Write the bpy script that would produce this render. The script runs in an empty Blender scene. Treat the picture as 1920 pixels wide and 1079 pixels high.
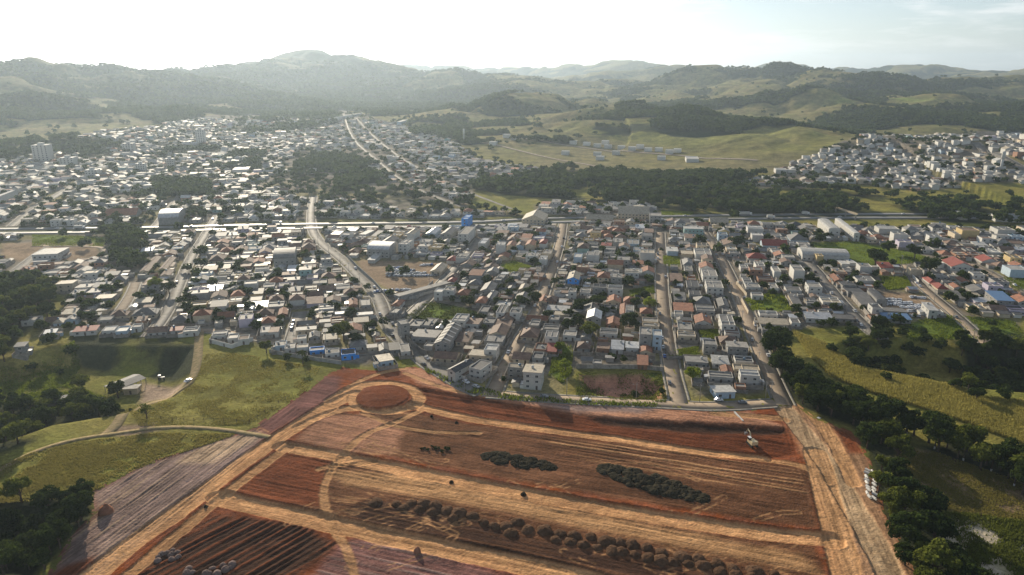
import bpy, math, random
import numpy as np
from math import radians as RAD, sin, cos, tan, pi, atan2, sqrt
random.seed(7); rng = np.random.default_rng(7)
SC = bpy.context.scene
C = SC.collection
# ------------------------------------------------------------------ camera
HC = 150.0; PITCH = RAD(17.4); F = 1321.0
cam = bpy.data.cameras.new('camera'); co = bpy.data.objects.new('camera', cam); C.objects.link(co)
cam.sensor_width = 36; cam.lens = F/1920*36; cam.clip_start = 1; cam.clip_end = 60000
co.location = (0, 0, HC); co.rotation_euler = (pi/2-PITCH, 0, 0); SC.camera = co
# ------------------------------------------------------------------ sky, sun, exposure
SUN_AZ, SUN_EL = RAD(-22.0), RAD(17.0)       # azimuth measured from +Y towards +X
W = bpy.data.worlds.new('World'); SC.world = W; W.use_nodes = True
nt = W.node_tree; nt.nodes.clear()
sky = nt.nodes.new('ShaderNodeTexSky'); sky.sky_type = 'NISHITA'; sky.sun_disc = False
sky.sun_elevation = SUN_EL; sky.sun_rotation = SUN_AZ; sky.altitude = 600; sky.air_density = 1.0; sky.dust_density = 0.9; sky.ozone_density = 1.0
bg = nt.nodes.new('ShaderNodeBackground'); bg.inputs['Strength'].default_value = 0.08
wo = nt.nodes.new('ShaderNodeOutputWorld')
# thin cirrus streaks high in the sky
tc = nt.nodes.new('ShaderNodeTexCoord'); mp = nt.nodes.new('ShaderNodeMapping'); mp.inputs['Scale'].default_value = (3.0, 3.0, 22.0)
nz = nt.nodes.new('ShaderNodeTexNoise'); nz.inputs['Scale'].default_value = 2.2; nz.inputs['Detail'].default_value = 6; nz.inputs['Roughness'].default_value = 0.62
cr = nt.nodes.new('ShaderNodeValToRGB'); cr.color_ramp.elements[0].position = 0.5; cr.color_ramp.elements[1].position = 0.78
cr.color_ramp.elements[1].color = (0.75, 0.75, 0.75, 1)
mx = nt.nodes.new('ShaderNodeMixRGB'); mx.inputs[2].default_value = (11.5, 11.2, 11, 1)
L = nt.links.new
hs = nt.nodes.new('ShaderNodeHueSaturation'); hs.inputs['Saturation'].default_value = .55; wb = nt.nodes.new('ShaderNodeMixRGB'); wb.blend_type = 'MULTIPLY'; wb.inputs[0].default_value = 1; wb.inputs[2].default_value = (.87, .97, 1.09, 1)
L(tc.outputs['Generated'], mp.inputs[0]); L(mp.outputs[0], nz.inputs['Vector']); L(nz.outputs[0], cr.inputs[0])
L(cr.outputs[0], mx.inputs[0]); L(sky.outputs[0], hs.inputs['Color']); L(hs.outputs[0], wb.inputs[1]); L(wb.outputs[0], mx.inputs[1]); L(mx.outputs[0], bg.inputs[0]); L(bg.outputs[0], wo.inputs[0])
sl = bpy.data.lights.new('sun', 'SUN'); sl.energy = 5.0; sl.angle = RAD(0.53); sl.color = (1.0, 0.87, 0.67)
so = bpy.data.objects.new('sun', sl); C.objects.link(so)
so.rotation_euler = (pi/2-SUN_EL, 0, pi-SUN_AZ)
SC.view_settings.view_transform = 'Standard'; SC.view_settings.look = 'None'; SC.view_settings.gamma = 1
SC.view_settings.exposure = 0.52
SC.cycles.max_bounces = 5; SC.cycles.diffuse_bounces = 2; SC.cycles.glossy_bounces = 2; SC.cycles.transmission_bounces = 3
SC.cycles.volume_bounces = 0; SC.cycles.transparent_max_bounces = 6
SC.cycles.use_denoising = True

# ------------------------------------------------------------------ helpers: measuring the photo
def ray(px, py):
    u = (px-960)/F; v = (539.5-py)/F
    return np.array([u, cos(PITCH)+v*sin(PITCH), -sin(PITCH)+v*cos(PITCH)])
def plane(px, py, z=0.0):
    d = ray(px, py); t = (z-HC)/d[2]; return np.array([d[0]*t, d[1]*t])
def crest(px, py, dist):                       # a point seen at (px,py), dist metres away
    d = ray(px, py); k = dist/math.hypot(d[0], d[1]); return (d[0]*k, d[1]*k, HC+d[2]*k)
def topx(x, y, z):
    cz = y*cos(PITCH)-(z-HC)*sin(PITCH); cy = y*sin(PITCH)+(z-HC)*cos(PITCH)
    return 960+F*x/cz, 539.5-F*cy/cz, cz
def ss(a, b, x):
    t = np.clip((x-a)/(b-a), 0, 1); return t*t*(3-2*t)
def _h(ix, iy, s):
    n = (ix*374761393+iy*668265263+s*1442695041) & 0x7fffffff
    n = ((n ^ (n >> 13))*1274126177) & 0x7fffffff
    return ((n ^ (n >> 16)) & 0xffff)/65535.0
def noise(x, y, s=0):
    x = np.asarray(x, float); y = np.asarray(y, float)
    ix = np.floor(x).astype(np.int64); iy = np.floor(y).astype(np.int64); fx = x-ix; fy = y-iy
    fx = fx*fx*(3-2*fx); fy = fy*fy*(3-2*fy)
    a = _h(ix, iy, s); b = _h(ix+1, iy, s); c = _h(ix, iy+1, s); d = _h(ix+1, iy+1, s)
    return (a*(1-fx)+b*fx)*(1-fy)+(c*(1-fx)+d*fx)*fy
def fbm(x, y, s=0, o=4):
    r = 0; a = 1; t = 0
    for i in range(o):
        r = r+a*noise(x*2**i+i*17.3, y*2**i-i*9.1, s+i); t += a; a *= .5
    return r/t
def sdf(P, x, y):                              # signed distance to polygon, negative inside
    P = np.asarray(P, float); n = len(P); x = np.asarray(x, float); y = np.asarray(y, float)
    d = np.full(x.shape, 1e18); ins = np.zeros(x.shape, bool)
    for i in range(n):
        ax, ay = P[i]; bx, by = P[(i+1) % n]; ex, ey = bx-ax, by-ay
        t = np.clip(((x-ax)*ex+(y-ay)*ey)/(ex*ex+ey*ey+1e-9), 0, 1)
        d = np.minimum(d, (x-ax-t*ex)**2+(y-ay-t*ey)**2)
        if ay != by:
            c = ((ay > y) != (by > y)) & (x < ex*(y-ay)/(by-ay)+ax); ins ^= c
    d = np.sqrt(d); return np.where(ins, -d, d)
def pline(P, x, y):                            # distance to polyline
    d = np.full(np.shape(x), 1e18)
    for (ax, ay), (bx, by) in zip(P[:-1], P[1:]):
        ex, ey = bx-ax, by-ay
        t = np.clip(((x-ax)*ex+(y-ay)*ey)/(ex*ex+ey*ey+1e-9), 0, 1)
        d = np.minimum(d, (x-ax-t*ex)**2+(y-ay-t*ey)**2)
    return np.sqrt(d)
def smooth(P, n=3):
    P = [np.array(p, float) for p in P]
    for _ in range(n):
        Q = [P[0]]
        for a, b in zip(P[:-1], P[1:]): Q += [a*.75+b*.25, a*.25+b*.75]
        P = Q+[P[-1]]
    return P
PP = lambda L_: [plane(*p) for p in L_]

# ------------------------------------------------------------------ relief
DIPS = [(PP([(-150,690),(0,672),(110,645),(370,648),(372,700),(345,740),(250,775),(100,800),(0,835),(-150,870)]), -8, 15),
        (PP([(-200,930),(0,945),(110,935),(165,930),(180,965),(125,1015),(70,1090),(-200,1100)]), -9, 20),
        (PP([(1560,648),(1600,632),(1720,632),(1800,650),(1900,650),(2100,660),(2100,760),(1900,735),(1760,722),(1650,700),(1600,690)]), -13, 12),
        (PP([(1088,704),(1095,738),(1160,748),(1240,752),(1246,722),(1205,702)]), -5, 5)]
_R = lambda L_, w: ([crest(*p) for p in L_], w)
RIDGES = [
 _R([(-200,118,3200),(0,112,3200),(60,110,3200),(130,122,3200),(200,126,3300),(260,131,3300),(320,141,3400)], 620),
 _R([(330,141,3700),(400,124,4000),(480,118,4300),(505,108,4400),(570,100,4500),(620,105,4400),(680,116,4300),(740,128,4200),(800,134,4100),(850,131,4000),(900,142,3900),(960,158,3600)], 650),
 _R([(-100,205,2300),(0,192,2300),(60,178,2350),(140,180,2350),(200,192,2300),(270,208,2150)], 260),
 _R([(420,175,3000),(480,168,3000),(560,190,2700),(620,200,2500)], 260),
 _R([(1210,150,3800),(1262,140,3700),(1300,125,3600),(1380,124,3600),(1420,124,3500),(1450,120,3400),(1500,128,3300),(1560,142,3100),(1620,165,2800)], 480),
 _R([(700,134,8200),(780,127,8000),(830,126,8000),(900,131,7800),(1010,127,7600),(1080,133,7400),(1180,123,7000),(1280,127,7000),(1340,128,7000)], 700),
 _R([(1480,127,7500),(1600,132,7200),(1690,124,6800),(1730,121,6600),(1790,130,6500),(1900,132,6400),(2100,130,6400)], 700),
 _R([(960,162,4600),(1060,152,4800),(1180,141,5200),(1280,138,5200)], 500),
 _R([(868,206,1950),(905,190,2000),(945,180,2050),(1000,175,2150),(1070,178,2250),(1150,188,2200),(1230,206,2050)], 200),
 _R([(960,238,1560),(1040,218,1620),(1110,200,1700),(1160,194,1720),(1260,201,1650),(1360,216,1560),(1500,234,1450),(1600,258,1340)], 230),
 _R([(1170,190,3000),(1260,178,2700),(1330,190,2500)], 240),
 _R([(1330,188,2250),(1420,172,2300),(1500,164,2400),(1580,175,2300),(1650,188,2150),(1720,208,2000)], 230),
 _R([(1480,166,3000),(1600,160,3200),(1700,163,3300),(1800,158,3400),(1960,150,3600)], 330),
 _R([(1700,192,2500),(1780,185,2500),(1860,196,2400),(1960,190,2400)], 230),
 _R([(1480,298,1180),(1560,275,1270),(1680,256,1340),(1800,250,1330),(1960,247,1300),(2200,247,1300)], 240),
 _R([(300,262,1500),(430,236,1800),(560,226,1950),(660,222,2000)], 260),
 _R([(0,300,1400),(120,262,1500),(230,258,1500)], 170),
]
def H(x, y):
    x = np.asarray(x, float); y = np.asarray(y, float)
    h = np.zeros(x.shape); r0 = np.hypot(x, y)
    far = r0 > 820
    if far.any():
        X = x[far]; Y = y[far]; acc = np.zeros(X.shape); R0 = r0[far]
        wx = X+(fbm(X/520., Y/520., 5, 3)-.5)*190; wy = Y+(fbm(X/520., Y/520., 9, 3)-.5)*190
        for P, w in RIDGES:
            best = np.full(X.shape, 1e18); bz = np.zeros(X.shape)
            for (ax, ay, az), (bx, by, bz_) in zip(P[:-1], P[1:]):
                ex, ey = bx-ax, by-ay
                t = np.clip(((wx-ax)*ex+(wy-ay)*ey)/(ex*ex+ey*ey), 0, 1)
                d = (wx-ax-t*ex)**2+(wy-ay-t*ey)**2
                m = d < best; best = np.where(m, d, best); bz = np.where(m, az+t*(bz_-az), bz)
            q = np.sqrt(best)/w
            acc += (np.maximum(bz, 1)*np.exp(-q**1.7))**5
        hh = acc**.2
        n = fbm(X/420., Y/420., 21, 4)-.5
        g = np.abs(fbm(X/300., Y/300., 33, 3)-.5)*2
        g2 = np.abs(fbm(X/130., Y/130., 35, 3)-.5)*2
        hh = hh+hh*(n*.2)-np.minimum(hh, 110)*.5*(.34-g).clip(0)*2-np.minimum(hh, 60)*.22*(.3-g2).clip(0)*2
        roll = (fbm(X/900., Y/900., 41, 4)-.35)*ss(2600, 7000, R0)*125+(fbm(X/420., Y/420., 43, 4)-.42)*ss(1400, 2600, R0)*75
        h[far] = (hh+np.maximum(roll, -10))*ss(820, 1150, R0)
    near = (r0 < 900)
    if near.any():
        X = x[near]; Y = y[near]; v = np.zeros(X.shape)
        for P, dep, e in DIPS:
            v += dep*ss(0, e, -sdf(P, X, Y))
        v += (fbm(X/40., Y/40., 3, 3)-.5)*1.2*ss(0, 60, -v*6+ss(0, 20, -v)*10)
        h[near] += v
    return h
TS = np.concatenate([np.linspace(120, 1300, 260), np.geomspace(1305, 15000, 240)])
def at(px, py):
    d = ray(px, py); k = math.hypot(d[0], d[1]); t = TS/k
    X = d[0]*t; Y = d[1]*t; Z = HC+d[2]*t; D = Z-H(X, Y)
    i = np.argmax(D < 0)
    if D[i] >= 0: i = len(TS)-1
    a = max(i-1, 0); q = D[a]/(D[a]-D[i]+1e-9) if i > 0 else 0
    tt = t[a]+(t[i]-t[a])*min(max(q, 0), 1)
    return np.array([d[0]*tt, d[1]*tt])
h1 = lambda x, y: float(H(np.array([x]), np.array([y]))[0])

# ------------------------------------------------------------------ mesh helpers
def tag(o, label=None, cat=None, group=None, kind=None):
    if label: o['label'] = label
    if cat: o['category'] = cat
    if group: o['group'] = group
    if kind: o['kind'] = kind
    return o
def link(name, me, parent=None):
    o = bpy.data.objects.new(name, me); C.objects.link(o)
    if parent: o.parent = parent
    return o
def empty(name, loc, rz=0): 
    o = bpy.data.objects.new(name, None); C.objects.link(o); o.location = loc; o.rotation_euler = (0, 0, rz)
    o.empty_display_size = .5; return o
def bigmesh(name, V, Fq, mats, mi=None, col=None, smooth_=True):
    me = bpy.data.meshes.new(name); V = np.asarray(V, np.float32); Fq = np.asarray(Fq, np.int32); k = Fq.shape[1]
    me.vertices.add(len(V)); me.vertices.foreach_set('co', V.ravel())
    me.loops.add(Fq.size); me.loops.foreach_set('vertex_index', Fq.ravel())
    me.polygons.add(len(Fq)); me.polygons.foreach_set('loop_start', np.arange(len(Fq), dtype=np.int32)*k)
    me.polygons.foreach_set('use_smooth', np.full(len(Fq), smooth_))
    for m in mats: me.materials.append(m)
    if mi is not None: me.polygons.foreach_set('material_index', np.asarray(mi, np.int32))
    if col is not None:
        a = me.attributes.new('cov', 'FLOAT_COLOR', 'POINT'); c = np.ones((len(V), 4), np.float32); c[:, :3] = col; a.data.foreach_set('color', c.ravel())
    me.update(calc_edges=True); return me
class MB:
    def __init__(s): s.v = []; s.f = []; s.m = []; s.mats = []
    def mi(s, m):
        if m not in s.mats: s.mats.append(m)
        return s.mats.index(m)
    def poly(s, pts, m): 
        n = len(s.v); s.v += [tuple(p) for p in pts]; s.f.append(tuple(range(n, n+len(pts)))); s.m.append(s.mi(m))
    def box(s, x0, x1, y0, y1, z0, z1, m, bottom=False):
        n = len(s.v); s.v += [(x0,y0,z0),(x1,y0,z0),(x1,y1,z0),(x0,y1,z0),(x0,y0,z1),(x1,y0,z1),(x1,y1,z1),(x0,y1,z1)]
        fs = [(0,1,5,4),(1,2,6,5),(2,3,7,6),(3,0,4,7),(4,5,6,7)]+([(3,2,1,0)] if bottom else [])
        k = s.mi(m)
        for f in fs: s.f.append(tuple(n+i for i in f)); s.m.append(k)
    def tube(s, pts, rs, m, n=8, cap=True):
        k = s.mi(m); b = len(s.v); P = [np.array(p, float) for p in pts]
        for i, p in enumerate(P):
            t = P[min(i+1, len(P)-1)]-P[max(i-1, 0)]; t /= (np.linalg.norm(t)+1e-9)
            a = np.cross(t, (0, 0, 1.)) if abs(t[2]) < .9 else np.cross(t, (1., 0, 0)); a /= np.linalg.norm(a); c = np.cross(t, a)
            for j in range(n):
                q = 2*pi*j/n; s.v.append(tuple(p+rs[i]*(a*cos(q)+c*sin(q))))
        for i in range(len(P)-1):
            for j in range(n):
                s.f.append((b+i*n+j, b+i*n+(j+1) % n, b+(i+1)*n+(j+1) % n, b+(i+1)*n+j)); s.m.append(k)
        if cap:
            s.f.append(tuple(b+(len(P)-1)*n+j for j in range(n))); s.m.append(k)
            s.f.append(tuple(b+n-1-j for j in range(n))); s.m.append(k)
    def add(s, o, T):
        n = len(s.v); s.v += [T(*p) for p in o.v]; mm = [s.mi(m) for m in o.mats]
        s.f += [tuple(n+i for i in f) for f in o.f]; s.m += [mm[i] for i in o.m]
    def mesh(s, name, sm=False):
        me = bpy.data.meshes.new(name); me.from_pydata(s.v, [], s.f)
        for m in s.mats: me.materials.append(m)
        me.polygons.foreach_set('material_index', s.m)
        if sm: me.polygons.foreach_set('use_smooth', [True]*len(s.f))
        me.update(); return me
    def build(s, name, parent=None, sm=False): return link(name, s.mesh(name, sm), parent)

# ------------------------------------------------------------------ materials
def mat(name, col, rough=.8, metal=0, var=.25, scale=.6, col2=None, bump=0, bscale=3, spec=.3, island=True):
    m = bpy.data.materials.new(name); m.use_nodes = True; n = m.node_tree; b = n.nodes['Principled BSDF']
    b.inputs['Roughness'].default_value = rough; b.inputs['Metallic'].default_value = metal; b.inputs['Specular IOR Level'].default_value = spec
    tcn = n.nodes.new('ShaderNodeNewGeometry'); t = n.nodes.new('ShaderNodeTexNoise'); t.inputs['Scale'].default_value = scale; t.inputs['Detail'].default_value = 5; t.inputs['Roughness'].default_value = .65
    n.links.new(tcn.outputs['Position'], t.inputs['Vector'])
    r = n.nodes.new('ShaderNodeValToRGB'); c2 = col2 or tuple(c*(1-var*1.3) for c in col)
    r.color_ramp.elements[0].position = .32; r.color_ramp.elements[0].color = (*c2, 1)
    r.color_ramp.elements[1].position = .68; r.color_ramp.elements[1].color = (*[min(c*(1+var*.5), .95) for c in col], 1)
    n.links.new(t.outputs[0], r.inputs[0]); out = r.outputs[0]
    if island:
        w = n.nodes.new('ShaderNodeTexWhiteNoise'); w.noise_dimensions = '1D'; n.links.new(tcn.outputs['Random Per Island'], w.inputs['W'])
        oi = n.nodes.new('ShaderNodeObjectInfo'); ad = n.nodes.new('ShaderNodeMath'); ad.operation = 'ADD'; n.links.new(w.outputs[0], ad.inputs[0]); n.links.new(oi.outputs['Random'], ad.inputs[1])
        mr = n.nodes.new('ShaderNodeMapRange'); mr.inputs[1].default_value = 0; mr.inputs[2].default_value = 2; mr.inputs[3].default_value = 1-var; mr.inputs[4].default_value = 1+var*.7
        n.links.new(ad.outputs[0], mr.inputs[0])
        mm = n.nodes.new('ShaderNodeVectorMath'); mm.operation = 'SCALE'; n.links.new(out, mm.inputs[0]); n.links.new(mr.outputs[0], mm.inputs['Scale']); out = mm.outputs[0]
    n.links.new(out, b.inputs['Base Color'])
    if bump:
        bt = n.nodes.new('ShaderNodeTexNoise'); bt.inputs['Scale'].default_value = bscale; bt.inputs['Detail'].default_value = 4; n.links.new(tcn.outputs['Position'], bt.inputs['Vector'])
        bp = n.nodes.new('ShaderNodeBump'); bp.inputs['Strength'].default_value = .8; bp.inputs['Distance'].default_value = bump; n.links.new(bt.outputs[0], bp.inputs['Height']); n.links.new(bp.outputs[0], b.inputs['Normal'])
    return m
def covmat(name, bump, bs, rough=.95, v=(.55, 1.45), s1=.05, s2=.5, s3=3.):
    m = bpy.data.materials.new(name); m.use_nodes = True; n = m.node_tree; b = n.nodes['Principled BSDF']
    b.inputs['Roughness'].default_value = rough; b.inputs['Specular IOR Level'].default_value = .02
    a = n.nodes.new('ShaderNodeAttribute'); a.attribute_name = 'cov'; g = n.nodes.new('ShaderNodeNewGeometry')
    prev = None
    for i, s in enumerate((s1, s2, s3)):
        t = n.nodes.new('ShaderNodeTexNoise'); t.inputs['Scale'].default_value = s; t.inputs['Detail'].default_value = 6; t.inputs['Roughness'].default_value = .7
        n.links.new(g.outputs['Position'], t.inputs['Vector'])
        mr = n.nodes.new('ShaderNodeMapRange'); mr.inputs[1].default_value = .3; mr.inputs[2].default_value = .7; mr.inputs[3].default_value = (v[0]+i*.1); mr.inputs[4].default_value = (v[1]-i*.1)
        n.links.new(t.outputs[0], mr.inputs[0])
        if prev:
            mu = n.nodes.new('ShaderNodeMath'); mu.operation = 'MULTIPLY'; n.links.new(prev, mu.inputs[0]); n.links.new(mr.outputs[0], mu.inputs[1]); prev = mu.outputs[0]
        else: prev = mr.outputs[0]
    sc = n.nodes.new('ShaderNodeVectorMath'); sc.operation = 'SCALE'; n.links.new(a.outputs['Color'], sc.inputs[0]); n.links.new(prev, sc.inputs['Scale']); n.links.new(sc.outputs[0], b.inputs['Base Color'])
    bt = n.nodes.new('ShaderNodeTexNoise'); bt.inputs['Scale'].default_value = bs; bt.inputs['Detail'].default_value = 5; n.links.new(g.outputs['Position'], bt.inputs['Vector'])
    bp = n.nodes.new('ShaderNodeBump'); bp.inputs['Distance'].default_value = bump; n.links.new(bt.outputs[0], bp.inputs['Height']); n.links.new(bp.outputs[0], b.inputs['Normal'])
    return m
def leafmat(name, c1, c2):
    m = bpy.data.materials.new(name); m.use_nodes = True; n = m.node_tree; n.nodes.clear()
    o = n.nodes.new('ShaderNodeOutputMaterial'); d = n.nodes.new('ShaderNodeBsdfDiffuse'); t = n.nodes.new('ShaderNodeBsdfTranslucent'); mx_ = n.nodes.new('ShaderNodeMixShader'); mx_.inputs[0].default_value = .42
    g = n.nodes.new('ShaderNodeNewGeometry'); oi = n.nodes.new('ShaderNodeObjectInfo'); nz_ = n.nodes.new('ShaderNodeTexNoise'); nz_.inputs['Scale'].default_value = .12; n.links.new(g.outputs['Position'], nz_.inputs['Vector'])
    ad = n.nodes.new('ShaderNodeMath'); ad.operation = 'ADD'; n.links.new(g.outputs['Random Per Island'], ad.inputs[0]); n.links.new(nz_.outputs[0], ad.inputs[1])
    a2 = n.nodes.new('ShaderNodeMath'); a2.operation = 'ADD'; n.links.new(ad.outputs[0], a2.inputs[0]); n.links.new(oi.outputs['Random'], a2.inputs[1])
    r = n.nodes.new('ShaderNodeMapRange'); r.inputs[1].default_value = .5; r.inputs[2].default_value = 2.3; n.links.new(a2.outputs[0], r.inputs[0])
    mc = n.nodes.new('ShaderNodeMixRGB'); mc.inputs[1].default_value = (*c1, 1); mc.inputs[2].default_value = (*c2, 1); n.links.new(r.outputs[0], mc.inputs[0])
    n.links.new(mc.outputs[0], d.inputs[0]); n.links.new(mc.outputs[0], t.inputs[0]); n.links.new(d.outputs[0], mx_.inputs[1]); n.links.new(t.outputs[0], mx_.inputs[2]); n.links.new(mx_.outputs[0], o.inputs[0]); return m
WALL = dict(w=('white', mat('white_plaster', (.55,.54,.50), .8, var=.25, col2=(.5,.48,.44))), c=('cream', mat('cream_plaster', (.6,.5,.36), .8, var=.2)),
  g=('grey', mat('grey_render', (.34,.33,.31), .85, var=.25)), b=('pale blue', mat('pale_blue_paint', (.42,.52,.6), .75, var=.12)), B=('bright blue', mat('bright_blue_paint', (.05,.3,.8), .6, var=.1)),
  p=('lilac', mat('lilac_paint', (.48,.43,.52), .75, var=.12)), k=('brick', mat('bare_brick', (.36,.2,.13), .9, var=.3)), t=('teal', mat('teal_paint', (.27,.42,.40), .7, var=.15)), y=('yellow', mat('yellow_paint', (.56,.42,.2), .75, var=.12)))
ROOF = dict(g=('grey', mat('fibre_cement', (.19,.182,.17), .72, var=.5, scale=.35, col2=(.13,.125,.12), spec=.4)), d=('dark', mat('dark_sheet', (.075,.075,.078), .65, var=.35, spec=.3)),
  t=('terracotta', mat('clay_tile', (.33,.15,.09), .8, var=.45, scale=.5, col2=(.2,.09,.055), bump=.1)), b=('brown', mat('old_clay_tile', (.22,.145,.105), .8, var=.45, scale=.4, col2=(.13,.085,.065), bump=.1)),
  s=('silver', mat('galvanised_sheet', (.46,.47,.48), .5, .3, var=.3)), w=('white', mat('white_sheet', (.5,.49,.46), .7, 0, var=.3, spec=.3)),
  c=('concrete', mat('concrete_slab', (.29,.275,.25), .8, var=.4, scale=.5, col2=(.16,.15,.135))), r=('red', mat('red_tile', (.3,.075,.055), .7, var=.25, bump=.06)), u=('blue', mat('blue_sheet', (.12,.22,.38), .5, .1, var=.1)), e=('beige', mat('beige_sheet', (.42,.36,.27), .7, var=.3)))
M_GLASS = mat('window_glass', (.03,.035,.045), .12, var=.1, spec=.6); M_FRAME = mat('window_frame', (.5,.5,.48), .5, var=.1); M_DOOR = mat('painted_door', (.14,.1,.08), .6, var=.3)
M_TANK = mat('blue_tank', (.14,.24,.34), .5, var=.2); M_YARD = mat('yard_wall', (.33,.3,.26), .9, var=.35, col2=(.18,.16,.14))
M_GROUND = covmat('ground_cover', .5, .8); M_EARTH = covmat('graded_earth', .3, 1.3, rough=.95, v=(.72, 1.28), s1=.1, s2=.8, s3=3.)
M_ROAD = mat('dusty_asphalt', (.22,.2,.175), .75, var=.3, scale=.15, col2=(.14,.13,.115), spec=.12, island=False); M_DIRTROAD = mat('dirt_road', (.30,.235,.165), .9, var=.3, scale=.2, col2=(.24,.18,.13), bump=.1, bscale=1, island=False)
M_TRACK = mat('grassy_dirt_track', (.30,.22,.13), .95, var=.5, scale=.5, col2=(.16,.14,.06), spec=.02, island=False)
M_HIGH = mat('highway_asphalt', (.15,.15,.15), .6, var=.15, scale=.1, spec=.45, island=False); M_PAVE = mat('concrete_pavement', (.24,.22,.185), .8, var=.3, scale=.4, island=False); M_LINE = mat('road_paint', (.7,.7,.65), .6, var=.1)
M_BARK = mat('bark', (.12,.09,.07), .95, var=.3, spec=.02); M_POLE = mat('concrete_pole', (.33,.31,.28), .85, var=.15)
M_LEAF = [leafmat('leaves_dark', (.014,.027,.010), (.065,.09,.022)), leafmat('leaves_olive', (.035,.05,.012), (.17,.19,.035)), leafmat('leaves_bright', (.07,.10,.012), (.28,.33,.04))]
M_TUFT = leafmat('pasture_blades', (.14,.125,.032), (.30,.26,.075))
M_GRASS = leafmat('tall_grass', (.20,.18,.045), (.44,.38,.11))

# ------------------------------------------------------------------ land cover regions (photo pixels -> ground)
E_PX = [(-80,1400),(40,1130),(95,1075),(135,1010),(178,962),(172,925),(235,890),(300,862),(420,823),(482,800),(525,768),(570,738),(610,706),(642,690),(700,697),(745,690),(790,690),(830,715),(880,736),(960,748),(1040,756),(1110,759),(1230,765),(1330,771),(1400,772),(1462,760),(1490,757),(1530,785),(1600,812),(1622,850),(1642,905),(1655,960),(1700,1040),(1745,1130),(1880,1400)]
E_W = PP(E_PX)
TOWN_PX = [[(-100,440),(0,438),(600,428),(1000,418),(1240,415),(1920,432),(2100,440),(2100,560),(1930,590),(1900,635),(1840,640),(1700,610),(1640,610),(1500,618),(1470,640),(1462,740),(1290,752),(1270,690),(1080,695),(1060,745),(940,740),(850,705),(760,660),(690,690),(560,672),(470,645),(380,625),(130,625),(40,640),(110,590),(120,560),(70,520),(0,530),(-100,530)],
 [(-100,300),(0,300),(120,285),(180,250),(300,236),(470,215),(600,222),(640,206),(700,220),(760,235),(860,270),(900,300),(1100,330),(1050,360),(900,345),(880,390),(1000,404),(900,410),(600,414),(0,428),(-100,430)],
 [(1000,384),(1100,380),(1200,384),(1280,398),(1400,403),(1400,406),(1000,412)],
 [(1290,362),(1360,346),(1440,330),(1500,300),(1560,275),(1680,256),(1920,250),(2100,250),(2100,350),(1920,345),(1800,352),(1720,360),(1600,345),(1520,352),(1440,360),(1330,368)]]
LAWN_PX = [[(1040,645),(1075,650),(1072,700),(1055,720),(1030,705)],[(1510,455),(1600,452),(1720,475),(1760,490),(1640,500),(1600,505),(1560,480)],[(755,598),(800,565),(880,578),(900,590),(840,600),(770,600)],
 [(1395,560),(1470,545),(1495,575),(1480,585),(1410,585)],[(1243,480),(1275,482),(1275,500),(1245,500)],[(1250,660),(1310,650),(1315,668),(1255,672)],[(1650,520),(1700,520),(1710,540),(1660,545)],
 [(1180,545),(1225,535),(1228,550),(1180,558)],[(60,440),(200,445),(195,462),(60,462)],[(1310,620),(1345,618),(1350,637),(1312,633)],[(930,500),(960,490),(1000,500),(960,512)],[(1340,455),(1360,452)][:0] or [(1880,520),(1960,525),(1960,570),(1900,545)],[(1240,395),(1300,398),(1300,404),(1240,404)],
 [(1080,700),(1160,700),(1240,700),(1250,755),(1080,745)],[(1690,610),(1760,590),(1900,600),(1930,640),(1700,640)]]
YARD_PX = [[(175,815),(225,795),(300,790),(320,806),(230,824)],[(665,487),(850,492),(855,512),(800,545),(760,560),(680,520)],[(1655,545),(1740,555),(1780,590),(1700,592),(1640,575)],[(0,455),(185,455),(190,480),(60,500),(0,480)]]
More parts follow.
